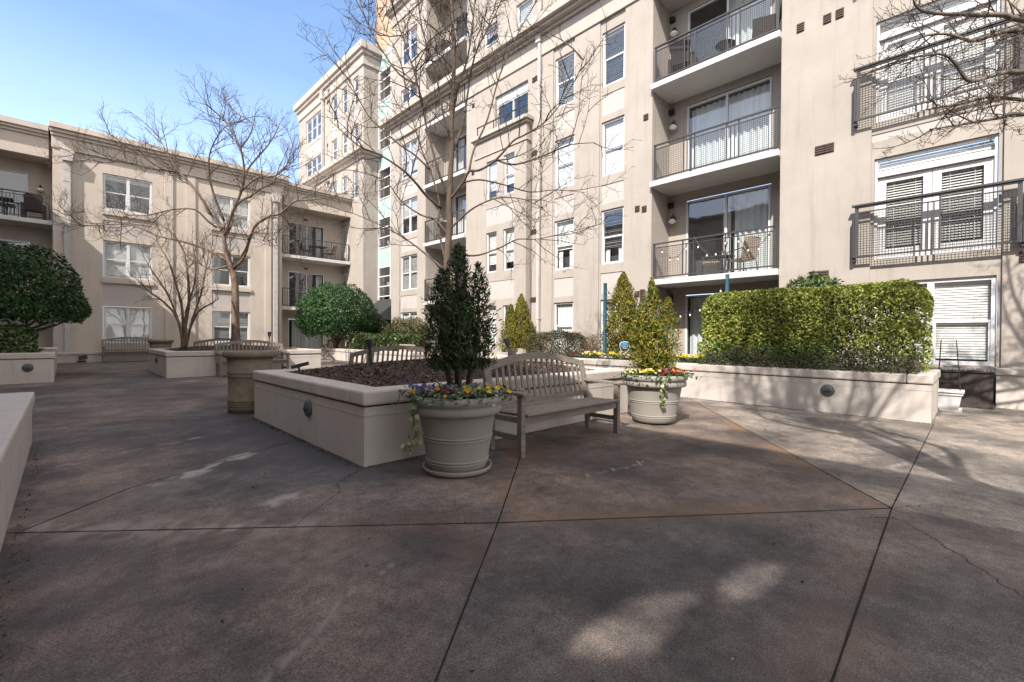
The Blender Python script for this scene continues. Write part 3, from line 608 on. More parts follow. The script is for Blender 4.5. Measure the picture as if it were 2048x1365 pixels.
# ---------------------------------------------------------------- corner block
Ww = Wall('x', 11.9); Wn = Wall('y', 24.0)
wing = empty('corner_apartment_block', (11.9, 29, 0), 'tall beige corner block with narrow windows behind the low building, left of the glass stair', 'building')
nar = [(24.64, 25.28), (26.10, 26.80), (27.48, 28.24)]; wh = [(a, b, z0, z1, .1) for a, b in nar for z0, z1 in ((14.43, 16.05), (12.05, 13.36), (9.1, 10.75))]
wide = [(29.82, 32.48, 14.32, 15.95, .1), (29.82, 32.48, 12.0, 13.1, .1)]
mb = MB(); Ww.sheet(mb, 24.0, 33.7, -.3, 17.0, 0, wh + wide + [(a, b, z0, z1, .025) for a, b in nar for z0, z1 in ((13.6, 14.2),)] + [(29.82, 32.48, 13.3, 14.1, .025)])
Wn.sheet(mb, 11.9, 13.2, -.3, 17.0, 0)
mb.quad((11.9, 33.7, -.3), (25, 33.7, -.3), (25, 33.7, 17), (11.9, 33.7, 17)); mb.quad((11.9, 24, 17), (25, 24, 17), (25, 33.7, 17), (11.9, 33.7, 17))
mb.build('wall', 'stucco', wing)
for a, b in nar: panel(Ww, wing, a, b, -.03, -.02, 13.6, 14.2)
panel(Ww, wing, 29.82, 32.48, -.03, -.02, 13.3, 14.1)
mb = MB()
for n1, z0, z1 in ((.10, 11.2, 11.4), (.26, 11.4, 11.52), (.40, 11.52, 11.75), (.08, 16.35, 16.9), (.20, 16.9, 17.1), (.32, 17.1, 17.5)):
    mb.box(11.9 - n1, 13.0, 24.0 - n1, 33.7 if z0 < 12 else 33.7 + n1, z0, z1)
mb.build('cornice', 'trim', wing, bevel=.012)
for (a, b, z0, z1, d) in wh: window(Ww, wing, a + .01, b - .01, z0 + .01, z1 - .01, -.06, 1, 'full', 1, .9)
for (a, b, z0, z1, d) in wide: window(Ww, wing, a + .01, b - .01, z0 + .01, z1 - .01, -.06, 3, 'full' if z0 > 13 else 'none', 1, .9)
mb = MB(); mb.box(11.72, 11.86, 29.3, 29.44, 11.8, 16.3); mb.box(11.66, 11.9, 29.2, 29.55, 16.3, 16.85); mb.build('downspout', 'pipe', wing)
for u, z in ((28.85, 16.0), (28.6, 16.0), (28.85, 13.3), (26.5, 16.6), (28.8, 10.9), (28.6, 10.9)): vent(Ww, wing, u, z, 0, .16, .2)
# ---------------------------------------------------------------- peach tower far behind
tower = empty('peach_tower', (24, 40, 0), 'plain peach tower rising behind the glass stair bay', 'building')
Wt = Wall('x', 20.0); mb = MB(); Wt.sheet(mb, 26, 37.98, -.3, 48, 0, [(28, 30, z, z + 1.8, .15) for z in (20, 23.2, 26.4, 29.6)] + [(32, 34, z, z + 1.8, .15) for z in (29.6, 33)])
mb.quad((20, 37.98, 0), (34, 37.98, 0), (34, 37.98, 48), (20, 37.98, 48)); mb.quad((20, 26, 0), (34, 26, 0), (34, 26, 48), (20, 26, 48)); mb.quad((20, 26, 48), (20, 37.98, 48), (34, 37.98, 48), (34, 26, 48)); mb.build('wall', 'peach', tower)
for z in (20, 23.2, 26.4, 29.6): window(Wt, tower, 28.01, 29.99, z + .01, z + 1.79, -.08, 2, 'none')
for z in (29.6, 33): window(Wt, tower, 32.01, 33.99, z + .01, z + 1.79, -.08, 2, 'none')
# ---------------------------------------------------------------- low three-storey building (front on y = 25.4) and its west wing
YL = 25.4; Wl = Wall('y', YL); Wk = Wall('y', 26.75)
low = empty('low_apartment_building', (4, 25.4, 0), 'low three storey beige building with paired windows behind the bare trees', 'building')
lr = [(.90, 2.44), (3.63, 5.18), (6.46, 7.95)]; lc = [(1.15, 2.77), (5.0, 6.63)]
lh = [(a, b, z0, z1, .12) for a, b in lc for z0, z1 in lr]; ls = [(a, b, z0, z1, .03) for a, b in lc for z0, z1 in ((2.68, 3.36), (5.46, 6.02))]
mb = MB(); Wl.sheet(mb, -.32, 8.11, -.3, 8.62, 0, lh + ls)
for u in (-.32, 8.11): mb.quad((u, 25.4, -.3), (u, 26.8, -.3), (u, 26.8, 9.4), (u, 25.4, 9.4))
Wk.sheet(mb, -3.9, -.32, -.3, 8.3, 0, [(-3.4, -1.0, z, z + 2.0, .05) for z in (.2, 2.95, 5.72)])
Wk.sheet(mb, 8.11, 11.9, -.3, 8.3, 0, [(8.85, 10.85, z, z + 2.02, .05) for z in (.16, 2.82, 5.57)])
mb.quad((-3.9, 25.9, 8.15), (-.32, 25.9, 8.15), (-.32, 26.8, 8.15), (-3.9, 26.8, 8.15)); mb.quad((8.11, 25.9, 8.15), (11.9, 25.9, 8.15), (11.9, 26.8, 8.15), (8.11, 26.8, 8.15))
mb.quad((-12, 25.4, 9.35), (11.9, 25.4, 9.35), (11.9, 40, 9.35), (-12, 40, 9.35))
mb.build('wall', 'stucco_low', low)
for a, b, z0, z1, d in ls: panel(Wl, low, a, b, -.035, -.024, z0, z1)
for a, b in lc:
    for z0, z1 in lr[1:]: mb = MB(); Wl.box(mb, a - .04, b + .04, 0, .07, z0 - .22, z0 - .06); mb.build('sill', 'stucco_low', low)
for a, b in ((-.30, .19), (3.2, 3.5), (4.0, 4.34), (7.3, 7.56), (7.96, 8.09)): mb = MB(); Wl.box(mb, a, b, 0, .055, .52, 8.56); mb.build('pilaster', 'stucco_low', low)
mb = MB(); Wl.box(mb, -.34, 8.0, 0, .14, -.2, .44); Wl.box(mb, -.36, 8.02, 0, .18, .44, .54); mb.build('plinth', 'cap', low, bevel=.01)
mb = MB()
for n1, z0, z1 in ((.10, 8.56, 9.02), (.18, 9.02, 9.14), (.28, 9.14, 9.26), (.38, 9.26, 9.48)): Wl.box(mb, -.32 - n1 * .25, 8.12 + n1 * .5, -1.0, n1, z0, z1)
for u0, u1, o in ((-3.9, -.42, -.25), (8.25, 11.9, -.25)):
    for n1, z0, z1 in ((.10, 8.14, 8.92), (.18, 8.92, 9.02), (.28, 9.02, 9.12), (.36, 9.12, 9.30)): Wl.box(mb, u0, u1, -1.0, o + n1, z0, z1)
mb.build('cornice', 'stucco_low', low, bevel=.012)
lk = [('full', .5, .7), ('full', 1, 1.2), ('full', .12, .8), ('full', 1, .5), ('full', .1, .8), ('full', 1, 1.2)]
for i, (a, b, z0, z1, d) in enumerate(lh): window(Wl, low, a + .01, b - .01, z0 + .01, z1 - .01, -.05, 2, *lk[[1, 1, 2, 3, 4, 5][i]], fr=.07)
for (a, b, z) in ((-3.9, -.33, 5.72), (-3.9, -.33, 2.95), (8.14, 11.88, 5.57), (8.14, 11.88, 2.80)):
    mb = MB(); mb.box(a, b, 25.55, 26.74, z - .17, z - .01); mb.build('balcony_slab', 'slab', low, bevel=.008)
    railing(Wl, low, a + .03, b - .04, z + .05, z + .98, -.22, a < 0, 3, cell=.07)
for z in (.2, 2.95, 5.72): slider(Wk, low, -3.39, -1.01, z + .005, z + 1.99, .01, [(0, .3)] if z > 1 else [(0, 1)]); wall_lamp(Wk, low, -.68, z + 1.45, 0)
for i, z in enumerate((.16, 2.82, 5.57)):
    slider(Wk, low, 8.86, 10.84, z + .005, z + 2.01, .01, [(.12, .97)] if i == 0 else [(.8, .97)])
    vent(Wk, low, 9.8, z + 2.25, 0, .2, .1)
    if i: window(Wall('x', 11.895), low, 25.9, 26.6, z + .5, z + 2.1, .0, 1, 'full', 1, .9)
for u in (.1, 7.76):
    mb = MB(); Wl.box(mb, u - .09, u + .09, .06, .17, .55, 8.1); mb.prism([Wl.pt(u - .14, .05, 8.1), Wl.pt(u + .14, .05, 8.1), Wl.pt(u + .20, .05, 8.5), Wl.pt(u - .20, .05, 8.5)], (0, -.22, 0))
    for z in (1.5, 3.5, 5.5, 7.3): Wl.box(mb, u - .11, u + .11, .055, .18, z, z + .05)
    mb.build('downspout', 'pipe', low)
# west wing of the same building, left of and behind the viewpoint
mb = MB(); Wv = Wall('x', -3.8)
wv = [(y, y + 1.6, z, z + 1.55, .12) for y in np.arange(-12, -5, 4) for z in (.9, 3.6, 6.4)] + [(y, y + 1.6, z, z + 1.55, .12) for y in (2.5, 6.5, 10.5, 14.5, 18.5, 22) for z in (.9, 3.6, 6.4)]
Wv.sheet(mb, -14, -3.6, -.3, 9.1, 0); Wv.sheet(mb, 1.0, 26.7, -.3, 9.1, 0); Wv.sheet(mb, -3.6, 1.0, -.3, 4.9, 0)
mb.quad((-3.8, -14, 9.1), (-3.8, -3.6, 9.1), (-14, -3.6, 9.1), (-14, -14, 9.1)); mb.quad((-3.8, 1, 9.1), (-3.8, 26.7, 9.1), (-14, 26.7, 9.1), (-14, 1, 9.1)); mb.quad((-3.8, -3.6, 4.9), (-3.8, 1, 4.9), (-14, 1, 4.9), (-14, -3.6, 4.9))
mb.quad((-3.8, -14, -.3), (-14, -14, -.3), (-14, -14, 9.1), (-3.8, -14, 9.1))
for y in (-3.6, 1.0): mb.quad((-3.8, y, 4.9), (-14, y, 4.9), (-14, y, 9.1), (-3.8, y, 9.1))
# added unseen screen wall, its holes shaped to throw sun patches on the paving
def pierced(polys, st=.03):
    out = []
    for P in polys:
        z = min(q[1] for q in P)
        while z < max(q[1] for q in P):
            zm = z + st / 2; xs_ = sorted(a[0] + (zm - a[1]) * (b[0] - a[0]) / (b[1] - a[1]) for a, b in zip(P, P[1:] + P[:1]) if (a[1] > zm) != (b[1] > zm))
            if len(xs_) >= 2: out.append((xs_[0], xs_[-1], z, z + st, 0))
            z += st
    return out
op = pierced([[(-1.06, 5.38), (-1.21, 5.46), (-1.4, 5.63), (-1.48, 5.82), (-1.49, 5.96), (-1.59, 6.17), (-1.42, 6.06), (-1.24, 5.84), (-1.14, 5.61)], [(-1.69, 6.23), (-1.81, 6.31), (-1.95, 6.56), (-2.05, 6.82), (-1.87, 6.72), (-1.77, 6.55), (-1.71, 6.39)]])
for y0_, y1_, zz0, zz1 in ((-3.62, 1.02, 4.9, 7.0),):
    z = 4.9; rows_ = sorted({h[2] for h in op})
    Wv.sheet(mb, -3.62, 1.02, 6.95, 9.12, 0); Wv.sheet(mb, -3.62, -2.2, 4.9, 6.95, 0); Wv.sheet(mb, -.70, 1.02, 4.9, 6.95, 0)
    while z < 6.949:
        hs = [(h[0], h[1]) for h in op if h[2] <= z + .015 < h[3]]; x_ = -2.2
        for a_, b_ in sorted(hs): mb.quad(Wv.pt(x_, 0, z), Wv.pt(a_, 0, z), Wv.pt(a_, 0, z + .03), Wv.pt(x_, 0, z + .03)); x_ = b_
        mb.quad(Wv.pt(x_, 0, z), Wv.pt(-.70, 0, z), Wv.pt(-.70, 0, z + .03), Wv.pt(x_, 0, z + .03)); z += .03
mb.build('wall', 'stucco_low', low)
mb = MB(); mb.box(-3.85, -3.55, -14.4, 26.5, 9.1, 9.2); mb.box(-3.85, -3.45, -14.4, 26.5, 9.2, 9.30); mb.build('cornice', 'stucco_low', low)
for h in wv:
    mb = MB(); Wv.box(mb, h[0], h[1], -.05, -.002, h[2], h[3]); f = mb.build('window', 'white', low)
    mb = MB()
    for q in (0, 1): Wv.box(mb, h[0] + .06 + q * .77, h[0] + .77 + q * .77, -.055, -.0505, h[2] + .06, h[3] - .06)
    mb.build('pane', 'dark', f)
T2L= [(0.055, [(4.38, 5.96, 0.92), (4.4, 5.95, 1.52), (4.39, 5.98, 2.33), (4.42, 5.95, 3.05), (4.42, 5.96, 3.45), (4.45, 5.94, 4.26), (4.45, 5.95, 4.79), (4.48, 5.93, 5.7), (4.45, 5.97, 6.67), (4.44, 5.99, 7.39), (4.47, 5.97, 8.11)]), (0.028, [(4.42, 5.96, 3.44), (4.52, 5.74, 3.7), (4.54, 5.6, 3.85), (4.59, 5.42, 3.83), (4.72, 5.18, 3.96), (4.84, 4.93, 4.21), (4.91, 4.75, 4.27), (5.1, 4.43, 4.48), (5.3, 4.12, 4.99), (5.33, 3.97, 5.3)]), (0.02, [(4.65, 5.74, 3.91), (4.77, 5.77, 4.3), (4.99, 5.69, 4.84), (5.21, 5.63, 5.64), (5.52, 5.48, 6.46), (5.81, 5.34, 7.05), (6.04, 5.26, 7.56)]), (0.028, [(4.33, 6.05, 3.31), (4.07, 6.09, 3.47), (3.87, 6.08, 3.62), (3.65, 6.09, 3.76), (3.33, 6.2, 3.93), (3.02, 6.29, 4.01), (2.68, 6.42, 4.3)]), (0.022, [(4.4, 5.97, 2.29), (4.29, 6.32, 2.56), (4.16, 6.7, 2.84), (3.95, 7.16, 3.13), (3.53, 7.81, 3.47)]), (0.022, [(4.39, 5.98, 2.4), (4.39, 6.12, 2.75), (4.41, 6.24, 3.15), (4.48, 6.32, 3.52), (4.43, 6.52, 4.08), (4.37, 6.73, 4.54), (4.27, 6.98, 5.37), (4.23, 7.16, 6.12), (4.09, 7.45, 6.72), (3.95, 7.73, 7.5)]), (0.02, [(4.42, 5.95, 2.61), (4.73, 5.83, 2.58), (4.98, 5.78, 2.63), (5.3, 5.65, 2.78), (5.59, 5.55, 2.94), (5.96, 5.38, 2.98), (6.79, 4.75, 3.26)]), (0.024, [(4.42, 5.96, 3.49), (4.26, 6.0, 3.82), (4.13, 6.01, 4.18), (4.0, 6.03, 4.61), (3.87, 6.04, 5.11), (3.71, 6.08, 5.59), (3.54, 6.14, 6.06), (3.39, 6.17, 6.66)]), (0.024, [(4.45, 5.94, 4.18), (4.66, 5.93, 4.72), (4.8, 5.98, 5.28), (4.98, 6.01, 6.03), (5.28, 5.9, 6.72), (5.53, 5.86, 7.34), (5.81, 5.78, 8.34)]), (0.02, [(4.45, 5.94, 4.34), (4.26, 5.94, 4.83), (4.1, 5.91, 5.38), (3.88, 5.93, 5.9), (3.75, 5.87, 6.4), (3.65, 5.78, 6.95)]), (0.022, [(4.45, 5.95, 4.58), (4.58, 5.97, 5.27), (4.76, 5.94, 5.83), (4.88, 5.96, 6.47), (5.01, 5.99, 7.22), (5.2, 5.95, 8.16)]), (0.016, [(4.2, 6.18, 3.93), (3.99, 6.3, 4.14), (3.79, 6.41, 4.27), (3.56, 6.54, 4.48), (3.36, 6.64, 4.68), (3.14, 6.78, 5.18), (3.05, 6.77, 5.6)]), (0.016, [(4.58, 5.81, 3.73), (4.84, 5.69, 3.81), (5.2, 5.48, 3.76), (5.57, 5.26, 3.68), (5.94, 5.03, 3.75), (6.39, 4.73, 3.74)]), (0.018, [(4.41, 5.97, 2.89), (4.33, 6.22, 3.16), (4.23, 6.51, 3.28), (4.06, 6.86, 3.56), (3.97, 7.13, 3.9), (3.82, 7.46, 4.07), (3.56, 7.89, 4.2), (3.3, 8.33, 4.07)]), (0.018, [(4.42, 5.95, 2.97), (4.54, 5.7, 3.19), (4.64, 5.46, 3.32), (4.8, 5.17, 3.4), (5.0, 4.83, 3.34), (5.14, 4.55, 3.16)]), (0.018, [(4.96, 5.44, 4.1), (5.02, 5.07, 3.94), (5.18, 4.59, 4.0), (5.27, 4.18, 4.06), (5.35, 3.8, 4.0)]), (0.018, [(4.06, 6.34, 5.3), (3.89, 6.59, 5.49), (3.75, 6.82, 5.85), (3.6, 7.05, 6.3), (3.51, 7.23, 6.83), (3.42, 7.41, 7.38)])]
T1L= [(0.15, [(4.08, 17.27, 0.77), (4.07, 17.3, 1.77), (4.06, 17.32, 2.99), (3.98, 17.41, 3.47), (3.85, 17.54, 4.1), (3.8, 17.6, 4.6), (3.82, 17.59, 5.02)]), (0.07, [(3.82, 17.57, 4.56), (3.97, 17.2, 5.35), (4.13, 16.81, 5.97), (4.14, 16.57, 6.57), (4.0, 16.47, 7.21), (3.66, 16.57, 7.92), (3.3, 16.7, 8.25), (3.06, 16.69, 8.39)]), (0.07, [(3.77, 17.63, 4.76), (3.53, 18.08, 5.33), (3.17, 18.64, 6.21), (2.74, 19.27, 6.85), (2.11, 20.09, 7.0), (1.51, 20.88, 7.3), (0.97, 21.61, 7.3), (0.2, 22.57, 7.66)]), (0.05, [(3.63, 17.77, 4.85), (3.39, 17.78, 5.0), (3.04, 17.88, 5.34), (2.5, 18.18, 5.29), (1.88, 18.56, 5.05), (1.46, 18.73, 5.01), (0.99, 18.96, 4.73)]), (0.06, [(3.89, 17.5, 3.73), (3.4, 18.27, 4.16), (2.91, 19.04, 4.44), (2.33, 19.89, 4.68), (1.55, 20.93, 5.13), (0.46, 22.29, 5.11), (0.16, 22.86, 5.58), (-0.14, 23.44, 5.9)]), (0.075, [(4.03, 17.36, 3.47), (4.24, 16.98, 3.84), (4.35, 16.7, 4.46), (4.45, 16.41, 4.84), (4.74, 15.96, 5.11), (4.91, 15.6, 5.13), (5.15, 15.19, 5.44), (5.28, 14.88, 5.5), (5.61, 14.38, 5.49), (5.9, 13.91, 5.55), (6.18, 13.45, 5.64)]), (0.075, [(3.85, 17.55, 4.59), (4.0, 17.54, 4.98), (4.09, 17.61, 5.5), (4.32, 17.52, 5.85), (4.54, 17.45, 5.99), (4.8, 17.34, 6.27), (5.16, 17.13, 6.54), (5.31, 17.13, 6.9), (5.56, 17.03, 7.22), (5.75, 16.98, 7.78)]), (0.06, [(3.81, 17.6, 5.05), (3.56, 17.62, 5.73), (3.39, 17.58, 6.4), (3.35, 17.39, 7.05), (3.48, 17.05, 7.55), (3.71, 16.61, 7.95)]), (0.05, [(4.19, 17.23, 6.03), (4.44, 17.34, 6.85), (4.76, 17.36, 7.39), (5.09, 17.38, 7.9), (5.39, 17.43, 8.52), (5.54, 17.62, 8.89)]), (0.05, [(3.46, 17.94, 5.29), (3.18, 18.45, 6.07), (2.89, 18.96, 6.62), (2.67, 19.41, 7.17), (2.38, 19.94, 8.04), (2.36, 20.18, 8.37)]), (0.04, [(2.66, 18.74, 6.7), (2.28, 18.83, 6.72), (1.85, 18.99, 7.02), (1.49, 19.06, 7.22), (1.2, 19.06, 7.42), (0.99, 18.99, 7.51)]), (0.05, [(4.23, 17.2, 6.08), (4.65, 16.96, 6.56), (5.11, 16.69, 6.66), (5.51, 16.48, 7.11), (5.77, 16.4, 7.46)]), (0.04, [(4.19, 17.25, 7.49), (4.44, 17.19, 7.94), (4.55, 17.26, 8.44), (4.16, 17.83, 8.9), (3.98, 18.19, 9.46)]), (0.05, [(4.05, 17.34, 3.49), (4.26, 16.79, 4.13), (4.32, 16.39, 4.55), (4.68, 15.68, 4.41), (4.76, 15.25, 3.99)]), (0.05, [(3.94, 17.44, 3.59), (3.57, 18.28, 3.48), (3.25, 19.07, 3.78), (3.02, 19.76, 3.37)]), (0.04, [(5.13, 16.3, 5.3), (5.41, 16.55, 5.22), (5.69, 16.8, 4.9), (5.97, 17.05, 4.57), (6.18, 17.36, 4.42)])]
T3L= [(0.035, [(2.52, 16.6, 0.83), (2.48, 16.5, 1.26), (2.34, 16.5, 1.82), (2.05, 16.66, 2.24), (1.7, 16.86, 2.57), (1.57, 16.85, 2.81)]), (0.04, [(2.55, 16.57, 0.83), (2.55, 16.7, 1.48), (2.53, 16.83, 2.15), (2.42, 17.07, 2.82), (2.28, 17.34, 3.5), (2.07, 17.67, 4.05), (2.02, 17.84, 4.39)]), (0.045, [(2.57, 16.55, 0.83), (2.58, 16.55, 1.48), (2.66, 16.48, 2.27), (2.63, 16.52, 3.1), (2.54, 16.62, 3.76), (2.38, 16.78, 4.19), (2.32, 16.84, 4.45)]), (0.035, [(2.59, 16.53, 0.83), (2.63, 16.29, 1.35), (2.78, 15.93, 1.91), (3.02, 15.49, 2.16), (3.17, 15.14, 2.31)]), (0.03, [(2.59, 16.53, 0.83), (2.74, 16.56, 1.66), (2.96, 16.52, 2.47), (3.08, 16.58, 3.15), (3.18, 16.66, 3.76), (3.14, 16.88, 4.33)]), (0.03, [(2.53, 16.59, 0.83), (2.47, 16.76, 1.57), (2.22, 17.13, 2.5), (1.94, 17.51, 3.12), (1.79, 17.76, 3.49)]), (0.03, [(2.56, 16.56, 0.83), (2.58, 16.45, 1.92), (2.75, 16.18, 2.78), (2.74, 16.1, 3.46), (2.66, 16.08, 4.04)])]
T4L= [(0.03, [(9.33, -2.25, 4.6), (8.27, -1.27, 4.52), (7.26, -0.32, 4.64), (7.06, -0.17, 4.67), (6.83, 0.02, 4.65), (6.63, 0.16, 4.63), (6.49, 0.26, 4.61), (6.29, 0.41, 4.61), (6.18, 0.47, 4.65), (6.11, 0.48, 4.68)]), (0.026, [(9.33, -2.26, 4.28), (8.39, -1.28, 4.45), (7.46, -0.33, 4.61), (7.32, -0.14, 4.61), (7.19, 0.04, 4.56), (7.15, 0.12, 4.59), (7.07, 0.25, 4.67), (7.0, 0.37, 4.69), (6.92, 0.49, 4.67), (6.77, 0.68, 4.57)]), (0.026, [(9.33, -2.26, 3.85), (8.33, -1.28, 4.06), (7.36, -0.33, 4.13), (7.17, -0.14, 4.11), (6.97, 0.06, 4.03), (6.89, 0.14, 4.12), (6.86, 0.17, 4.19), (6.75, 0.27, 4.31), (6.6, 0.42, 4.3), (6.45, 0.57, 4.26)]), (0.022, [(9.33, -2.26, 3.53), (8.47, -1.3, 3.78), (7.61, -0.34, 3.92), (7.46, -0.07, 4.0), (7.33, 0.17, 3.95), (7.29, 0.33, 3.96), (7.28, 0.45, 3.97)]), (0.022, [(9.33, -2.27, 3.31), (8.41, -1.3, 3.6), (7.51, -0.34, 3.73), (7.43, -0.19, 3.72), (7.3, 0.0, 3.69), (7.14, 0.24, 3.66), (7.05, 0.4, 3.65)])]
# ---------------------------------------------------------------- raised planters
def planter(x0, x1, y0, y1, top, label, lights=(), mound=.1, name='raised_planter', capw=.30, joints_=True, chips=0, soil=True):
    zb = gz((x0 + x1) / 2, (y0 + y1) / 2); h = top
    e = empty(name, ((x0 + x1) / 2, (y0 + y1) / 2, zb), label, 'planter', 'raised stucco planters in the courtyard')
    t = .24; mb = MB(); zc = h - .155
    mb.box(x0, x1, y0, y0 + t, zb - .3, zc); mb.box(x0, x1, y1 - t, y1, zb - .3, zc); mb.box(x0, x0 + t, y0 + t, y1 - t, zb - .3, zc); mb.box(x1 - t, x1, y0 + t, y1 - t, zb - .3, zc)
    mb.build('wall', 'planter', e)
    mb = MB(); q = .022; g = .014                      # the cap sits over a thin shadow groove
    zc2 = zc + g
    X0, X1, Y0, Y1 = x0 - q, x1 + q, y0 - q, y1 + q
    mb.box(X0, X1, Y0, Y0 + capw, zc2, h); mb.box(X0, X1, Y1 - capw, Y1, zc2, h); mb.box(X0, X0 + capw, Y0 + capw + .002, Y1 - capw - .002, zc2, h - .001); mb.box(X1 - capw, X1, Y0 + capw + .002, Y1 - capw - .002, zc2, h - .001)
    mb.build('cap', 'cap', e, bevel=.022)
    mb = MB(); mb.box(x0 + .012, x1 - .012, y0 + .012, y1 - .012, zc - .02, zc2 + .001); mb.build('groove', 'joint', e)
    mb = MB(); k = .004                                  # scored line under the cap
    zl = zc - .085
    for (a, b, c, d) in ((x0 - k, x1 + k, y0 - k, y0), (x0 - k, x0, y0, y1), (x1, x1 + k, y0, y1)): mb.box(a, b, c, d, zl, zl + .006)
    mb.build('score_line', 'panel', e)
    if soil:
        nu, nv = 40, 40; ax, bx, ay, by = x0 + capw - .06, x1 - capw + .06, y0 + capw - .06, y1 - capw + .06
        U, V = np.meshgrid(np.linspace(0, 1, nu), np.linspace(0, 1, nv), indexing='ij')
        Xs, Ys = ax + U * (bx - ax), ay + V * (by - ay)
        Zs = h - .05 + mound * (np.clip(4 * U * (1 - U), 0, 1) * np.clip(4 * V * (1 - V), 0, 1)) ** .6 + .03 * (vnoise(Xs + 9, Ys + 9, 2.2, 3, 4) - .5)
        i_ = np.arange(nu * nv).reshape(nu, nv); fc = np.stack([i_[:-1, :-1], i_[1:, :-1], i_[1:, 1:], i_[:-1, 1:]], -1).reshape(-1, 4)
        npmesh('mulch', np.stack([Xs, Ys, Zs], -1).reshape(-1, 3), fc, 'mulch', e, smooth=True)
        if chips:
            uu, vv = rng.random(chips), rng.random(chips); zz = h - .05 + mound * (np.clip(4 * uu * (1 - uu), 0, 1) * np.clip(4 * vv * (1 - vv), 0, 1)) ** .6
            P = np.stack([ax + uu * (bx - ax), ay + vv * (by - ay), zz + .012], 1)
            v, f = leaves(P, np.tile([0, 0, 1.], (chips, 1)), .055, .018, .45)
            tag(npmesh('mulch_chips', v, f, 'chip', e), kind='stuff')
    for (px_, py_, pz_, dr) in lights:
        mb = MB(); c = Vector((px_, py_, pz_)); d = Vector(dr); s = d.cross(Vector((0, 0, 1)))
        A = []
        for rr_, o in ((.10, .0), (.10, .012), (.085, .03), (.05, .042)): A.append([c + d * o + (s * math.cos(a) + Vector((0, 0, 1)) * math.sin(a)) * rr_ * (1 if abs(math.sin(a)) < 2 else 1) for a in [2 * math.pi * i / 20 for i in range(20)]])
        vs = [p for r in A for p in r]; mb.add(vs, [(i * 20 + k, i * 20 + (k + 1) % 20, (i + 1) * 20 + (k + 1) % 20, (i + 1) * 20 + k) for i in range(3) for k in range(20)] + [tuple(range(60, 80))])
        o = mb.build('step_light', 'bronze', e, False)
        mb = MB(); a_ = c + d * .045; mb.prism([a_ - s * .055 + Vector((0, 0, -.002)), a_ + s * .055 + Vector((0, 0, -.002)), a_ + s * .04 - Vector((0, 0, .028)), a_ - s * .04 - Vector((0, 0, .028))], d * .006); mb.build('lens', 'black', o)
    return e
planter(2.0, 6.6, 4.0, 7.45, .735, 'big central raised planter with a mulch mound and the tall bare tree', [(2.0, 5.35, .42, (-1, 0, 0))], .20, chips=9000)
planter(1.97, 6.1, 15.3, 19.0, .80, 'raised planter at left centre holding the broad bare tree and thin multi-stemmed tree', [(1.97, 17.1, .50, (-1, 0, 0))], .16, chips=2500)
planter(9.03, 10.85, .45, 11.0, .735, 'long raised planter on the right below the clipped hedge', [(9.03, 1.72, .40, (-1, 0, 0))], .02, chips=1500)
planter(9.1, 11.8, 14.6, 23.2, .66, 'raised planter in the far corner holding the dome shaped holly', [], .08, chips=600)
planter(-3.4, -.18, 15.8, 22.5, .80, 'raised planter at left with the red berried holly', [(-.62, 15.8, .45, (0, -1, 0))], .06, chips=800)
planter(-3.4, -.26, 2.2, 7.45, .60, 'low raised planter cut off by the left edge of the photo', [], -.02, chips=300)
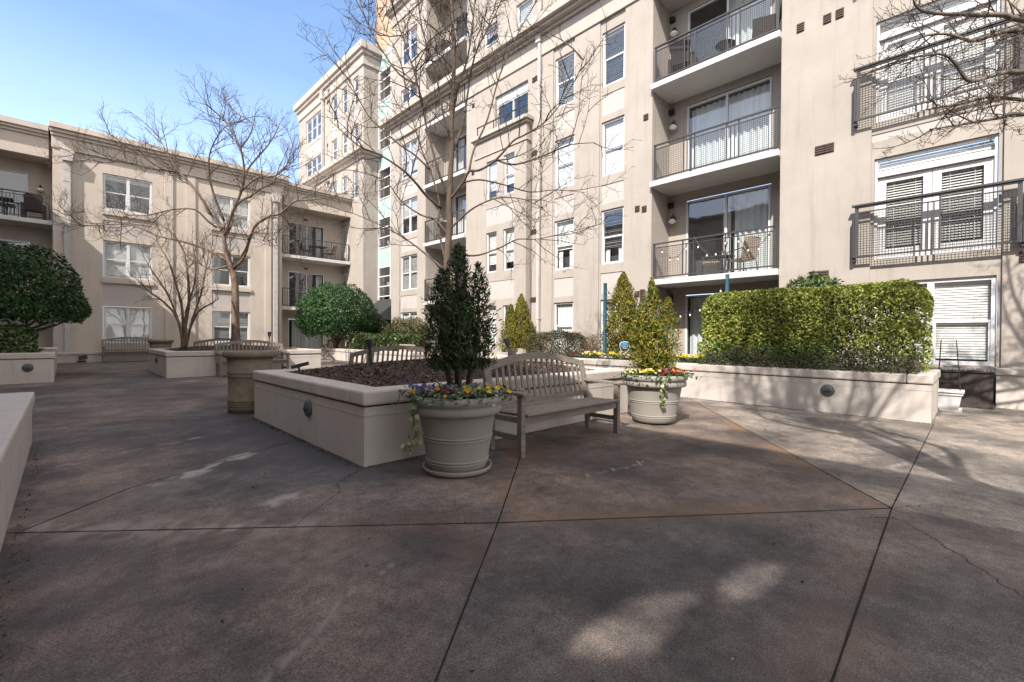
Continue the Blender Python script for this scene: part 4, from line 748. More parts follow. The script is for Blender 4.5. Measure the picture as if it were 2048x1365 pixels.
# ---------------------------------------------------------------- benches
BG = 'weathered teak benches round the planters'
def make_bench():
    """garden bench, base at origin, back towards +y, 1.80 wide"""
    e = empty('garden_bench', (0, 0, 0), 'weathered grey teak bench in front of the central planter, between the two flower pots', 'bench', BG)
    hw = .875
    for s in (-1, 1):
        mb = MB(); mb.box(s * hw - .03, s * hw + .03, -.03, .035, 0, .625); mb.build('leg', 'wood', e, bevel=.004)
        mb = MB(); mb.prism([(s * hw - .03, .42, 0), (s * hw - .03, .48, 0), (s * hw - .03, .50, .42), (s * hw - .03, .60, .90), (s * hw - .03, .555, .92), (s * hw - .03, .435, .42)], (.06, 0, 0))
        mb.build('rear_leg', 'wood', e, bevel=.004)
        mb = MB(); mb.prism([(s * hw - .045, -.07, .625), (s * hw - .045, .50, .640), (s * hw - .045, .50, .672), (s * hw - .045, -.07, .655)], (.09, 0, 0)); mb.build('armrest', 'wood', e, bevel=.006)
        mb = MB(); mb.box(s * hw - .018, s * hw + .018, .035, .43, .165, .215); mb.build('stretcher', 'wood', e)
        mb = MB(); mb.box(s * hw - .016, s * hw + .016, .035, .43, .345, .40); mb.build('side_rail', 'wood', e)
    mb = MB()
    for i, y in enumerate((-.02, .075, .165, .255, .345)): mb.box(-.845 if i else -.845, .845, y - .04, y + .04, .405 - .006 * abs(i - 2) * 0 + (.012 if i == 0 else .006 if i == 1 else 0), .43 + (.010 if i == 0 else 0.004 if i == 1 else 0))
    mb.build('seat', 'wood', e, bevel=.004)
    mb = MB(); mb.box(-.845, .845, -.012, .022, .325, .404); mb.build('apron', 'wood', e)
    yb = lambda z: .50 + (z - .42) * .20
    top = lambda x: .90 + .115 * math.cos(x / .845 * math.pi / 2)
    mb = MB(); n = 24
    prof = [(-.845 + 1.69 * i / n) for i in range(n + 1)]
    vs = []; fs = []
    for x in prof:
        z1 = top(x) + .02; z0 = top(x) - .06
        vs += [(x, yb(z0) - .018, z0), (x, yb(z0) + .018, z0), (x, yb(z1) + .018, z1), (x, yb(z1) - .018, z1)]
    for i in range(n):
        b = 4 * i
        for k in range(4): fs.append((b + k, b + (k + 1) % 4, b + 4 + (k + 1) % 4, b + 4 + k))
    fs += [(0, 1, 2, 3), (4 * n + 3, 4 * n + 2, 4 * n + 1, 4 * n)]; mb.add(vs, fs); mb.build('top_rail', 'wood', e)
    mb = MB(); mb.box(-.845, .845, yb(.47) - .02, yb(.47) + .016, .445, .505); mb.build('back_rail', 'wood', e)
    for i in range(17):
        x = -.79 + 1.58 * i / 16; mb = MB(); z0, z1 = .50, top(x) - .045
        mb.prism([(x - .018, yb(z0) - .007, z0), (x + .018, yb(z0) - .007, z0), (x + .018, yb(z1) - .007, z1), (x - .018, yb(z1) - .007, z1)], (0, .014, 0)); mb.build('back_slat', 'wood', e)
    return e
b0 = make_bench(); b0.location = (4.18, 3.22, gz(4.2, 3.3))
for (x, y, rz, lab) in ((4.42, 8.12, math.pi, 'teak bench seen from behind over the mulch mound of the central planter'), (3.98, 14.68, 0, 'teak bench in front of the left centre planter, half hidden by the brown urn'),
                        (4.14, 19.75, math.pi, 'teak bench seen from behind the trunk of the broad bare tree'), (2.0, 24.55, 0, 'teak bench against the low building under the left paired windows'), (10.5, 23.75, math.pi, 'teak bench behind the dome shaped holly trunk')):
    c = copy_tree(b0); c.location = (x, y, gz(x, y)); c.rotation_euler.z = rz; c['label'] = lab
# ---------------------------------------------------------------- pots and urns
def flower_pot(loc, s, h, label, saucer):
    e = empty('flower_pot', loc, label, 'flower pot', 'big beige flower pots'); rb, rt = .265 * s, .405 * s
    c = loc; z = lambda t: t * h; r = lambda t: rb + (rt * .93 - rb) * t
    prof = [(rb - .02, .02), (rb, .035)]
    for t in (.14, .175, .44, .475): prof += [(r(t) - .0005, z(t) - .013), (r(t), z(t) - .009), (r(t) + .007, z(t) - .003), (r(t) + .007, z(t) + .003), (r(t) + .001, z(t) + .009), (r(t) + .001, z(t) + .013)]
    prof.sort(key=lambda q: q[1])
    prof += [(r(.6), z(.6)), (r(.74), z(.74)), (r(.755), z(.752)), (rt * .97, z(.765)), (rt * 1.0, z(.79)), (rt * 1.0, z(.845)), (rt * .975, z(.87)), (rt * .985, z(.885)), (rt * 1.03, z(.905)), (rt * 1.04, z(.95)), (rt * 1.02, z(.985)), (rt * .97, z(1)), (rt * .90, z(.985)), (rt * .86, z(.9)), (rt * .84, z(.88))]
    mb = MB(); mb.lathe(prof, 56, c); mb.build('pot_body', 'pot', e, True)
    mb = MB(); mb.lathe([(rt * .845, z(.885)), (.01, z(.93))], 40, c, False); mb.build('soil', 'mulch', e)
    if saucer: mb = MB(); mb.lathe([(rb + .01, .005), (rb + .04, .01), (rb + .055, .055), (rb + .04, .055), (rb + .03, .028), (.05, .024)], 48, c); mb.build('saucer', 'pot', e, True)
    return e
PA = (2.60, 3.36, gz(2.6, 3.36)); PB = (6.10, 3.27, gz(6.1, 3.3))
flower_pot(PA, 1.0, .70, 'beige flower pot in shade by the near corner of the central planter, on a saucer', True)
flower_pot(PB, 1.10, .70, 'sunlit beige flower pot at the right end of the nearest bench', False)
def urn(loc, label, h=.96, s=1.0):
    e = empty('trash_urn', loc, label, 'litter bin', 'brown stone litter bins'); mb = MB(); R0 = .315 * s
    P = [(R0 * .96, 0)]
    for z in (.05, .09, .13, .17): P += [(R0 * .97, z), (R0 * 1.02, z + .018), (R0 * .97, z + .036)]
    P += [(R0 * .975, .54)]
    for z in (.55, .60): P += [(R0 * .98, z), (R0 * 1.035, z + .02), (R0 * .98, z + .04)]
    P += [(R0 * 1.03, h - .10)]
    mb.lathe(P, 48, loc); mb.build('body', 'urn', e, True)
    mb = MB(); mb.lathe([(R0 * 1.0, h - .105), (R0 * 1.16, h - .10), (R0 * 1.22, h - .07), (R0 * 1.22, h - .02), (R0 * 1.17, h), (R0 * .7, h + .005), (R0 * .62, h - .08), (.02, h - .12)], 48, loc); mb.build('rim', 'urn', e, True)
urn((2.12, 8.12, gz(2.1, 8.1)), 'brown stone litter bin standing beside the far left corner of the central planter')
urn((2.47, 20.5, gz(2.4, 20.5)), 'brown stone litter bin seen over the left centre planter', .97)
# ---------------------------------------------------------------- plants
def ellip_pts(n, c, r, shell=.35, zmin=-1, zmax=1, lump=.12, seed=1):
    r_ = np.random.default_rng(seed); d = unit(r_.normal(0, 1, (int(n * 2.2), 3))); d = d[(d[:, 2] > zmin) & (d[:, 2] < zmax)][:n]
    k = 1 - shell * r_.random((len(d), 1)) ** 2
    lm = 1 + lump * (np.sin(d[:, :1] * 7 + seed) * np.sin(d[:, 1:2] * 6 + 2 * seed) + .6 * np.sin(d[:, 2:3] * 11 + d[:, :1] * 9) + r_.normal(0, .25, (len(d), 1)))
    return np.array(c) + d * np.array(r) * k * lm, d
def foliage(name, parent, parts, mat, ln, wd, jit=.6, up=0.0):
    P = np.concatenate([p[0] for p in parts]); N = np.concatenate([p[1] for p in parts]); v, f = leaves(P, N, ln, wd, jit, up)
    return npmesh(name, v, f, mat, parent)
def stems(parent, base, tops, r0, mat='bark', name='trunk', kink=.12, n=6):
    mb = MB()
    for tpt in tops:
        a, b = Vector(base) + Vector((random.uniform(-1, 1), random.uniform(-1, 1), 0)) * r0 * 1.6, Vector(tpt); P = []
        for i in range(7): q = i / 6; P.append(a + (b - a) * q + Vector((random.uniform(-kink, kink), random.uniform(-kink, kink), 0)) * math.sin(q * math.pi) - Vector((b.x - a.x, b.y - a.y, 0)) * .25 * math.sin(q * math.pi))
        mb.tube(P, [r0 * (1 - .55 * i / 6) for i in range(7)], n)
    return mb.build(name, mat, parent, True)
# dome holly in the far corner
e = empty('holly_tree', (9.45, 21.8, .66), 'dome shaped clipped green holly with a splayed trunk in the far corner', 'tree')
c = (9.5, 21.8, 2.20); foliage('crown', e, [ellip_pts(15000, c, (1.85, 1.8, 1.62),   .34, -.62, 1, .055, 3), ellip_pts(4000, (9.5, 21.8, 2.0), (1.8, 1.75, .9), .6, -.6, .3, .05, 5)], 'holly', .115, .06, .5)
stems(e, (9.42, 21.8, .6), [(8.6, 21.6, 1.75), (8.9, 21.2, 1.8), (9.3, 21.9, 1.9), (9.7, 21.5, 1.9), (10.1, 22.0, 1.8), (10.3, 21.5, 1.7), (9.1, 22.2, 1.8)], .075)
# red berried holly at left
e = empty('holly_tree', (-.95, 18.0, .8), 'wide dark holly dotted with red berries at the left edge, on several bare stems', 'tree')
pts = [ellip_pts(17000, (-1.25, 17.9, 2.05), (1.80, 1.7, 1.62), .34, -.30, 1, .06, 4), ellip_pts(3500, (-1.25, 17.9, 1.9), (1.75, 1.7, .7), .7, -.42, .3, .06, 6)]
foliage('crown', e, pts, 'holly', .10, .052, .6)
bp = pts[0][0][rng.choice(len(pts[0][0]), 1500, False)]; N_ = unit(rng.normal(0, 1, (1500, 3))); v1, f1 = leaves(bp + N_ * .02, N_, .032, .032, 2); v2, f2 = leaves(bp + N_ * .02, np.roll(N_, 1, 1), .032, .032, 2)
tag(npmesh('berries', np.concatenate([v1, v2]), np.concatenate([f1, f2 + len(v1)]), 'berry', e), kind='stuff')
stems(e, (-.95, 17.9, .7), [(-1.9, 17.7, 1.7), (-1.5, 17.3, 1.65), (-1.1, 18.2, 1.8), (-.7, 17.5, 1.7), (-.2, 17.8, 1.7), (.05, 18.2, 1.65), (-.5, 18.5, 1.7)], .055)
def box_hedge(name, label, cat, x0, x1, y0, y1, z0, z1, n, mat, ln, wd, rnd=.3, jit=.6, group=None, sparse=None, stem=True, lump=.05, shell=.35):
    e = empty(name, ((x0 + x1) / 2, (y0 + y1) / 2, z0), label, cat, group); r_ = np.random.default_rng(int(abs(x0 * 31 + y0 * 17)) + 5)
    c = np.array([(x0 + x1) / 2, (y0 + y1) / 2, (z0 + z1) / 2]); hs = np.array([(x1 - x0) / 2, (y1 - y0) / 2, (z1 - z0) / 2])
    q = r_.uniform(-1, 1, (n * 2, 3)); ax = r_.choice(3, n * 2, p=(lambda a: a / a.sum())(np.array([hs[1] * hs[2], hs[0] * hs[2], hs[0] * hs[1]])))
    sg = r_.choice([-1, 1], n * 2); q[np.arange(n * 2), ax] = sg; ok = ~((ax == 2) & (sg < 0)); q = q[ok][:n]
    nrm = np.zeros_like(q); nrm[np.arange(len(q)), ax[ok][:n]] = sg[ok][:n]
    P = q * hs; inner = np.maximum(hs - rnd, .02); cl = np.clip(P, -inner, inner); dl = P - cl; L_ = np.linalg.norm(dl, axis=1, keepdims=True)
    up_ = P[:, 2] > -hs[2] * .4
    P2 = np.where((L_ > rnd) & up_[:, None], cl + dl / np.maximum(L_, 1e-6) * rnd, P)
    nn = vnoise(P2[:, 0] + c[0] + 20, P2[:, 1] * 1.0 + P2[:, 2] * 1.7 + c[1] + 30, 2.4, 8, 3) - .5
    P2 = P2 * (1 - shell * .5 * r_.random((len(P2), 1)) ** 2.2) + nrm * (nn[:, None] * 2 * lump * 2 + r_.normal(0, lump * .4, (len(P2), 1)))
    P = P2 + c
    if sparse is not None: keep = sparse(P, r_); P, nrm = P[keep], nrm[keep]
    foliage('foliage', e, [(P, nrm)], mat, ln, wd, jit)
    if stem:
        mb = MB()
        for i in range(int(14 * hs[1]) + 4):
            x, y = c[0] + r_.uniform(-.5, .5) * hs[0], c[1] + r_.uniform(-.9, .9) * hs[1]; P_ = [Vector((x, y, z0 - .05))]
            for k in range(5): P_.append(P_[-1] + Vector((r_.uniform(-.18, .10), r_.uniform(-.16, .16), (z1 - z0) * .18)))
            mb.tube(P_, [.014, .012, .010, .008, .006, .004], 5)
            for k in (2, 3, 4): mb.tube([P_[k], P_[k] + Vector((r_.uniform(-.4, .1), r_.uniform(-.3, .3), .25))], [.006, .003], 4)
        mb.build('stems', 'bark', e)
    return e
# clipped hedge on the right; its right end has thinned out
def thin(P, r_):
    g = vnoise(P[:, 1] * 1.0 + 40, P[:, 2] + 40, 2.6, 77, 3); w_ = np.clip((2.0 - P[:, 1]) / .5, 0, 1) * np.clip((1.95 - P[:, 2]) / .35, 0, 1)
    low_ = np.clip((1.15 - P[:, 2]) / .3, 0, 1) * np.clip((2.6 - P[:, 1]) / .6, 0, 1)
    return r_.random(len(P)) > np.clip(w_ * np.clip((g - .42) * 4, .05, .62) + .75 * low_ + .08 * (g > .66), 0, .85)
box_hedge('clipped_hedge', 'tall clipped yellow green hedge with a thin patchy right end, on the long right planter', 'hedge', 9.55, 10.75, .52, 4.15, .72, 2.22, 44000, 'hedge', .056, .035, .36, .75, sparse=thin, lump=.022)
box_hedge('clipped_hedge', 'low bright green hedge in the far corner planter', 'hedge', 9.5, 10.6, 16.2, 21.0, .6, 1.30, 9000, 'hedge_dark', .11, .06, .12, .6)
box_hedge('clipped_hedge', 'low dark green hedge under the red berried holly', 'hedge', -3.2, -.50, 16.1, 17.2, .75, 1.42, 9000, 'hedge_dark', .09, .05, .2, .6)
box_hedge('rounded_shrub', 'brownish olive rounded shrub between the two cone evergreens by the wall', 'shrub', 9.95, 10.8, 7.75, 9.7, .7, 1.40, 12000, 'olive', .045, .022, .32, .8)
def shrub(label, c, r, n, mat, ln, wd, name='loose_shrub', jit=.8, up=.3, shell=.6, lump=.14, seed=2, zb=None):
    zb = c[2] - r[2] if zb is None else zb
    e = empty(name, (c[0], c[1], zb), label, 'shrub'); P, N = ellip_pts(n, c, r, shell, -.75, 1, lump, seed); foliage('foliage', e, [(P, N)], mat, ln, wd, jit, up)
    stems(e, (c[0], c[1], zb), [(c[0] + random.uniform(-.6, .6) * r[0], c[1] + random.uniform(-.6, .6) * r[1], c[2]) for _ in range(6)], .018, 'bark', 'stems', .05, 5); return e
shrub('loose olive green shrub against the wall right of the black awning', (11.1, 18.1, 1.35), (.75, 1.65, .72), 9000, 'olive', .11, .045, seed=9, zb=.6)
shrub('dark round shrub below the black awning', (11.4, 21.1, 1.5), (.45, .62, .62), 4500, 'conifer', .10, .03, seed=8, zb=.6)
shrub('small rusty brown shrub left of the teal post', (10.3, 7.35, 1.0), (.28, .30, .34), 1400, 'rust', .05, .02, seed=5, zb=.7)
shrub('dark green broad leaved shrub showing over the top of the clipped hedge', (11.4, 2.45, 2.2), (.4, .55, .42), 1500, 'hedge_dark', .13, .045, seed=12, zb=.6)
def cone_tree(label, base, h, r, n, mat, seed, name='cone_evergreen', wedge=None, spiky=.5, ln=.10, wd=.03, group=None, low=.0, multi=None, belly=.35, shp=.72, lmp=1.0):
    e = empty(name, base, label, 'evergreen', group); r_ = np.random.default_rng(seed); P, N, A = [], [], []
    for (ox, oy, hh, rr, nn) in (multi or [(0, 0, h, r, n)]):
        t = r_.beta(1.0, 1.35, nn) ; z = low + t * (hh - low); prof = np.where(t < belly, .70 + .30 * t / belly, np.clip((1 - t) / (1 - belly), 0, 1) ** shp)
        a = r_.uniform(0, 2 * np.pi, nn); k = np.sqrt(r_.uniform(.25, 1, nn)); lump = 1 + lmp * (.16 * np.sin(a * 3 + z * 9 / hh * 2 + seed) + .12 * np.sin(a * 7 + z * 15)) + r_.normal(0, .08, nn)
        q = rr * prof * k * lump; P.append(np.stack([base[0] + ox + q * np.cos(a), base[1] + oy + q * np.sin(a), base[2] + z], 1))
        N.append(np.stack([np.cos(a), np.sin(a), np.full(nn, .25)], 1)); A.append(np.stack([np.cos(a) * spiky, np.sin(a) * spiky, np.full(nn, .9)], 1))
    P, N, A = map(np.concatenate, (P, N, A)); v, f = leaves(P, N, ln, wd, .9, 0, A); npmesh('foliage', v, f, mat, e)
    mb = MB()
    for (ox, oy, hh, rr, nn) in (multi or [(0, 0, h, r, n)]): mb.tube([(base[0] + ox * .3, base[1] + oy * .3, base[2] - .05), (base[0] + ox, base[1] + oy, base[2] + low + .2 * hh), (base[0] + ox, base[1] + oy, base[2] + hh * .8)], [.028, .02, .006], 7)
    mb.build('trunk', 'bark', e, True); return e
cone_tree('olive gold cone evergreen with twin tips beside the downspout', (11.25, 11.1, .6), 2.1, .6, 1, 'arbor', 3, multi=[(0, -.1, 2.15, .50, 8500), (-.1, .32, 1.8, .42, 5500)], ln=.075, wd=.03, belly=.3)
cone_tree('olive gold cone evergreen with one pointed tip, beside the teal post', (11.2, 6.95, .65), 2.45, .60, 12500, 'arbor', 4, ln=.075, wd=.03, belly=.3)
cone_tree('dark feathery evergreen in the shaded flower pot', (PA[0] + .02, PA[1], PA[2] + .66), 1.45, .3, 1, 'conifer', 5, 'pot_evergreen', spiky=1.0, ln=.075, wd=.014, low=.27, belly=.42, shp=.62, lmp=1.7,
          multi=[(-.02, .0, 1.43, .20, 2500), (.13, -.11, 1.26, .17, 1600), (-.12, .12, 1.20, .18, 1600), (.05, .12, 1.05, .17, 1100), (-.08, -.10, .98, .17, 1100), (.17, -.02, .86, .14, 500)])
cone_tree('green and gold feathery evergreen in the sunlit flower pot', (PB[0], PB[1], PB[2] + .66), 1.38, .3, 1, 'goldcon', 6, 'pot_evergreen', spiky=.95, ln=.075, wd=.018, low=.10, belly=.45, shp=.62, lmp=1.7,
          multi=[(-.02, .03, 1.42, .18, 3000), (.14, -.13, 1.16, .18, 1400), (-.13, .13, 1.08, .19, 1400), (.05, .14, .92, .17, 900), (-.10, -.10, .86, .17, 900)])
hb = [o for o in bpy.data.objects if o.name.startswith('clipped_hedge') and o['label'].startswith('tall')][0]
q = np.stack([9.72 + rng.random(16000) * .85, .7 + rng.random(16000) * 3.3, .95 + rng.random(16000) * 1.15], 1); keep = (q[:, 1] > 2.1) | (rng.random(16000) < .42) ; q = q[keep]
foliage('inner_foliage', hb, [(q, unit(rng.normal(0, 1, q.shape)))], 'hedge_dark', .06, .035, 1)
# pansies
def pansy(base, colour, s, nfl, label, group, leafm='pleaf', spread=.11):
    e = empty('pansy_plant', base, label, 'flower', group); n = 70; P = np.array(base) + np.stack([rng.normal(0, spread * s, n), rng.normal(0, spread * s, n), rng.uniform(.0, .09 * s, n)], 1)
    v, f = leaves(P, np.tile([0, 0, 1.], (n, 1)), .06 * s, .032 * s, .6); npmesh('leaves', v, f, leafm, e)
    if nfl:
        V, F = [], []
        for i in range(nfl):
            c = np.array(base) + np.array([rng.normal(0, spread * s * .9), rng.normal(0, spread * s * .9), rng.uniform(.07, .13) * s]); N = unit(np.array([-.5, -.6, .7]) + rng.normal(0, .35, 3)); T = unit(np.cross(N, [.3, .2, 1])); B = np.cross(N, T); r = .0165 * s * rng.uniform(.75, 1.3)
            for k in range(5):
                a = 2 * np.pi * k / 5 + .3; d = T * np.cos(a) + B * np.sin(a); p = -T * np.sin(a) + B * np.cos(a); b = sum(len(x) for x in V)
                V.append(np.array([c, c + d * r * .8 + p * r * .75 + N * .004, c + d * r * 1.35, c + d * r * .8 - p * r * .75 + N * .002])); F.append(np.arange(4) + b)
        npmesh('blossoms', np.concatenate(V), np.array(F), 'p_' + colour, e)
    return e
def pot_flowers(c, r, h, spec, which):
    for i, (ang, colr, k) in enumerate(spec):
        a = R(ang); b = (c[0] + r * math.cos(a), c[1] + r * math.sin(a), c[2] + h)
        if colr == 'silver': pansy(b, 'white', 1.0, 0, 'dusty grey leaved plant among the pansies of the %s pot' % which, 'grey leaved plants in the %s pot' % which, 'silver')
        else: pansy(b, colr, 1.0, int(k * 1.15), '%s pansies at the rim of the %s pot' % (colr, which), '%s pansies in the %s pot' % (colr, which))
pot_flowers(PA, .29, .655, [(145, 'violet', 12), (165, 'violet', 10), (185, 'orange', 6), (205, 'silver', 0), (222, 'maroon', 10), (243, 'silver', 0), (258, 'yellow', 10), (280, 'silver', 0), (300, 'cream', 10), (318, 'orange', 6), (335, 'yellow', 8), (0, 'silver', 0), (60, 'yellow', 6), (100, 'silver', 0), (122, 'yellow', 5)], 'shaded')
pot_flowers((PA[0], PA[1], PA[2]), .13, .70, [(40, 'silver', 0), (160, 'silver', 0), (230, 'silver', 0), (300, 'silver', 0)], 'shaded')
pot_flowers(PB, .33, .655, [(150, 'maroon', 6), (172, 'cream', 12), (192, 'yellow', 8), (212, 'cream', 12), (235, 'maroon', 12), (255, 'maroon', 8), (275, 'orange', 10), (295, 'orange', 6), (315, 'maroon', 8), (338, 'silver', 0), (20, 'maroon', 5), (90, 'silver', 0)], 'sunlit')
pot_flowers((PB[0], PB[1], PB[2]), .15, .70, [(60, 'silver', 0), (180, 'silver', 0), (280, 'silver', 0)], 'sunlit')
def ivy(start, path, label):
    e = empty('trailing_ivy', start, label, 'ivy'); mb = MB(); mb.tube(path, [.006] * len(path), 5); mb.build('vine', 'twig_pale', e); pts = []
    for a, b in zip(path[:-1], path[1:]):
        a, b = np.array(a), np.array(b)
        for i in range(9): pts.append(a + (b - a) * rng.random() + rng.normal(0, .022, 3))
    P = np.array(pts); v, f = leaves(P, np.tile([-.6, -.7, .3], (len(P), 1)), .05, .045, .5); npmesh('leaves', v, f, 'ivy', e)
x, y, z = PA
ivy((x - .36, y + .06, z + .68), [(x - .30, y + .06, z + .70), (x - .41, y + .05, z + .66), (x - .43, y + .07, z + .55), (x - .42, y + .08, z + .44), (x - .40, y + .09, z + .35), (x - .43, y + .11, z + .27), (x - .50, y + .14, z + .22)], 'variegated ivy trailing down the left side of the shaded flower pot')
x, y, z = PB
ivy((x - .3, y - .3, z + .68), [(x - .28, y - .28, z + .70), (x - .33, y - .335, z + .65), (x - .33, y - .33, z + .55), (x - .30, y - .30, z + .44), (x - .29, y - .30, z + .33), (x - .28, y - .28, z + .27)], 'ivy trailing down the front of the sunlit flower pot')
# flower bed and ground cover of the right planter
bedspec = [(9.5, 7.3, 'maroon'), (9.55, 6.9, 'cream'), (9.5, 6.6, 'cream'), (9.6, 6.3, 'yellow'), (9.5, 6.05, 'yellow'), (9.7, 5.7, 'yellow'), (9.45, 5.5, 'orange'), (9.55, 5.2, 'yellow'), (9.6, 4.95, 'white'), (9.5, 4.75, 'yellow'), (9.6, 4.5, 'white'), (9.45, 4.3, 'yellow'), (9.5, 4.1, 'yellow'), (9.7, 4.25, 'yellow')]
for x, y, cl in bedspec: pansy((x, y, .735), cl, 1.25, 14, '%s pansies in the mulch bed of the long right planter' % cl, '%s pansies in the long right planter' % cl)
pansy((9.7, 5.75, .75), 'white', 2.2, 0, 'dusty blue grey foliage plant beside the blue shield sign', 'grey foliage plants in the bed', 'silver', .09)
n = 11000; P = np.stack([9.22 + rng.random(n) * .70, .6 + rng.random(n) * 3.3, np.zeros(n)], 1); P[:, 0] = np.where(rng.random(n) < .25, 9.0 + rng.random(n) * .28, P[:, 0]); P[:, 2] = .74 + .30 * rng.random(n) * np.clip((P[:, 0] - 9.0) / .35, .12, 1) * (.5 + vnoise(P[:, 0] + 7, P[:, 1] + 3, 3, 61, 2))
v, f = leaves(P, np.tile([-.3, -.2, 1.], (n, 1)), .045, .024, .7); o = npmesh('ground_cover', v, f, 'juniper', loc=(9.5, 2.2, .74)); tag(o, 'low green and rusty ground cover spilling over the cap of the long right planter', 'ground cover', kind='stuff')
n = 2600; P = np.stack([9.4 + rng.random(n) * .6, 1.6 + rng.random(n) * 2.2, .76 + .42 * rng.random(n) ** 1.4], 1); P = P[vnoise(P[:, 1] * 1.0 + 3, P[:, 2] + 8, 1.6, 62, 2) > .46]
v, f = leaves(P, np.tile([-.6, -.3, .6], (len(P), 1)), .06, .04, .7); o = npmesh('ivy_patch', v, f, 'bright', loc=(9.7, 2.7, .76)); tag(o, 'bright green vine climbing the foot of the clipped hedge', 'ground cover', kind='stuff')
n = 2500; P = np.stack([9.3 + rng.random(n) * .9, 4.0 + rng.random(n) * 3.6, .74 + .06 * rng.random(n)], 1); P = P[vnoise(P[:, 0] * 2, P[:, 1] * 2, 1, 63, 2) > .5]
v, f = leaves(P, np.tile([-.3, -.2, 1.], (len(P), 1)), .05, .022, .7); o = npmesh('bed_foliage', v, f, 'pleaf', loc=(9.7, 5.8, .74)); tag(o, 'low green leaves between the pansies of the long right planter', 'ground cover', kind='stuff')

# dirt and leaf crumbs gathered along the feet of the planters and in the corners
P = []
for (x0, y0, x1, y1, k, wd) in ((1.97, 4.0, 1.97, 7.4, 700, .035), (2.0, 3.97, 6.6, 3.97, 500, .03), (1.94, 15.3, 1.94, 19, 250, .05), (9.0, .45, 9.0, 7, 500, .03), (-.22, 2.2, -.22, 7.4, 160, .03), (2.0, 15.27, 6, 15.27, 200, .04)):
    q = rng.random(k); w_ = np.abs(rng.normal(0, wd, k)); nx_, ny_ = (1, 0) if x0 == x1 else (0, 1); sg = 1 if x0 < 0 else -1
    P.append(np.stack([x0 + (x1 - x0) * q + sg * nx_ * w_, y0 + (y1 - y0) * q + sg * ny_ * w_, np.zeros(k)], 1))
P.append(np.stack([rng.uniform(-.1, 9, 420), rng.uniform(.4, 9, 420), np.zeros(420)], 1)); P = np.concatenate(P); P = P[~((P[:, 0] > 2.0) & (P[:, 0] < 6.6) & (P[:, 1] > 4.0) & (P[:, 1] < 7.45))]; P[:, 2] = gz(P[:, 0], P[:, 1]) + .006
v, f = leaves(P, np.tile([0, 0, 1.], (len(P), 1)), .022, .010, .35); o = npmesh('leaf_litter', v, f, 'chip', loc=(2, 4, 0)); tag(o, 'dark crumbs of leaf litter along the foot of the planters', 'leaf litter', kind='stuff')
# ---------------------------------------------------------------- bare trees
def smooth_path(P, k=3):
    P = [np.array(p, float) for p in P]; out = []
    for i in range(len(P) - 1):
        p0 = P[max(i - 1, 0)]; p1, p2 = P[i], P[i + 1]; p3 = P[min(i + 2, len(P) - 1)]
        for j in range(k):
            t = j / k; out.append(.5 * ((2 * p1) + (-p0 + p2) * t + (2 * p0 - 5 * p1 + 4 * p2 - p3) * t * t + (-p0 + 3 * p1 - 3 * p2 + p3) * t ** 3))
    return out + [P[-1]]
def bare_tree(name, loc, label, limbs, bark, twig, seed, tip=.006, n1=(7, 1.0), n2=(6, .4), n3=(4, .16), upt=.25, trunk_n=10, extra=(), spread=.9):
    e = empty(name, loc, label, 'tree'); r_ = np.random.default_rng(seed); big, small = MB(), MB()
    def twigs(path, rad, lvl, cnt, ln, start=.15):
        seglen = [np.linalg.norm(b - a) for a, b in zip(path[:-1], path[1:])]; tot = sum(seglen)
        for i in range(cnt):
            s = tot * (start + (1 - start) * (i + r_.random()) / cnt); k = 0
            while k < len(seglen) - 1 and s > seglen[k]: s -= seglen[k]; k += 1
            p = path[k] + (path[k + 1] - path[k]) * min(1, s / max(seglen[k], 1e-6)); d = unit(path[k + 1] - path[k])
            side = r_.normal(0, 1, 3); side = unit(side - d * (side @ d)); dr = unit(d * r_.uniform(.45, .9) + side * spread + np.array([0, 0, upt]))
            L_ = ln * r_.uniform(.5, 1.3); q = [p]; m_ = 4 if lvl < 3 else 2
            for j in range(m_): dr = unit(dr + r_.normal(0, .16, 3) + np.array([0, 0, .07])); q.append(q[-1] + dr * L_ / m_)
            r0 = min(rad * .6, .0035 + L_ * .009) if lvl < 3 else .0032
            small.tube(q, [max(.0022, r0 * (1 - .7 * j / m_)) for j in range(m_ + 1)], 4 if lvl < 2 else 3, False)
            if lvl == 1: twigs(q, r0, 2, n2[0], n2[1] * (.6 + .4 * L_ / ln))
            elif lvl == 2: twigs(q, r0, 3, n3[0], n3[1])
    for i, (r0, P) in enumerate(limbs):
        path = smooth_path(P); m_ = len(path); r1 = tip if i else max(tip, r0 * .22)
        rad = [r0 * (1 - q / (m_ - 1)) ** .8 + r1 for q in range(m_)]
        if i == 0: rad[0] *= 1.35; rad[1] *= 1.12
        big.tube(path, rad, trunk_n if i == 0 else 7)
        L_ = sum(np.linalg.norm(b - a) for a, b in zip(path[:-1], path[1:]))
        twigs(path, r0, 1, max(3, int(n1[0] * L_)), n1[1], .3 if i else .5)
    tr = big.build('trunk', bark, e, True); small.build('twigs', twig, e); return e
bare_tree('bare_tree', T2L[0][1][0], 'tall slender bare tree with upswept limbs in the central planter', [(r * (1 if i == 0 else .72), P) for i, (r, P) in enumerate(T2L)], 'bark', 'twig', 3, .004, (4.6, .85), (5, .32), (3, .13), .18)
bare_tree('bare_tree', T1L[0][1][0], 'broad bare tree with a wide spreading crown in the left centre planter', [(r * (.74 if i == 0 else .62), P) for i, (r, P) in enumerate(T1L)], 'bark_red', 'twig', 4, .006, (4.6, 1.0), (6, .42), (4, .2), .30)
bare_tree('bare_tree', T3L[0][1][0], 'small pale multi-stemmed bare tree at the left of the left centre planter', T3L, 'bark_red', 'twig_pale', 5, .006, (5, .55), (5, .25), (2, .12), .35)
TR = (8.2, -3.3, 0)
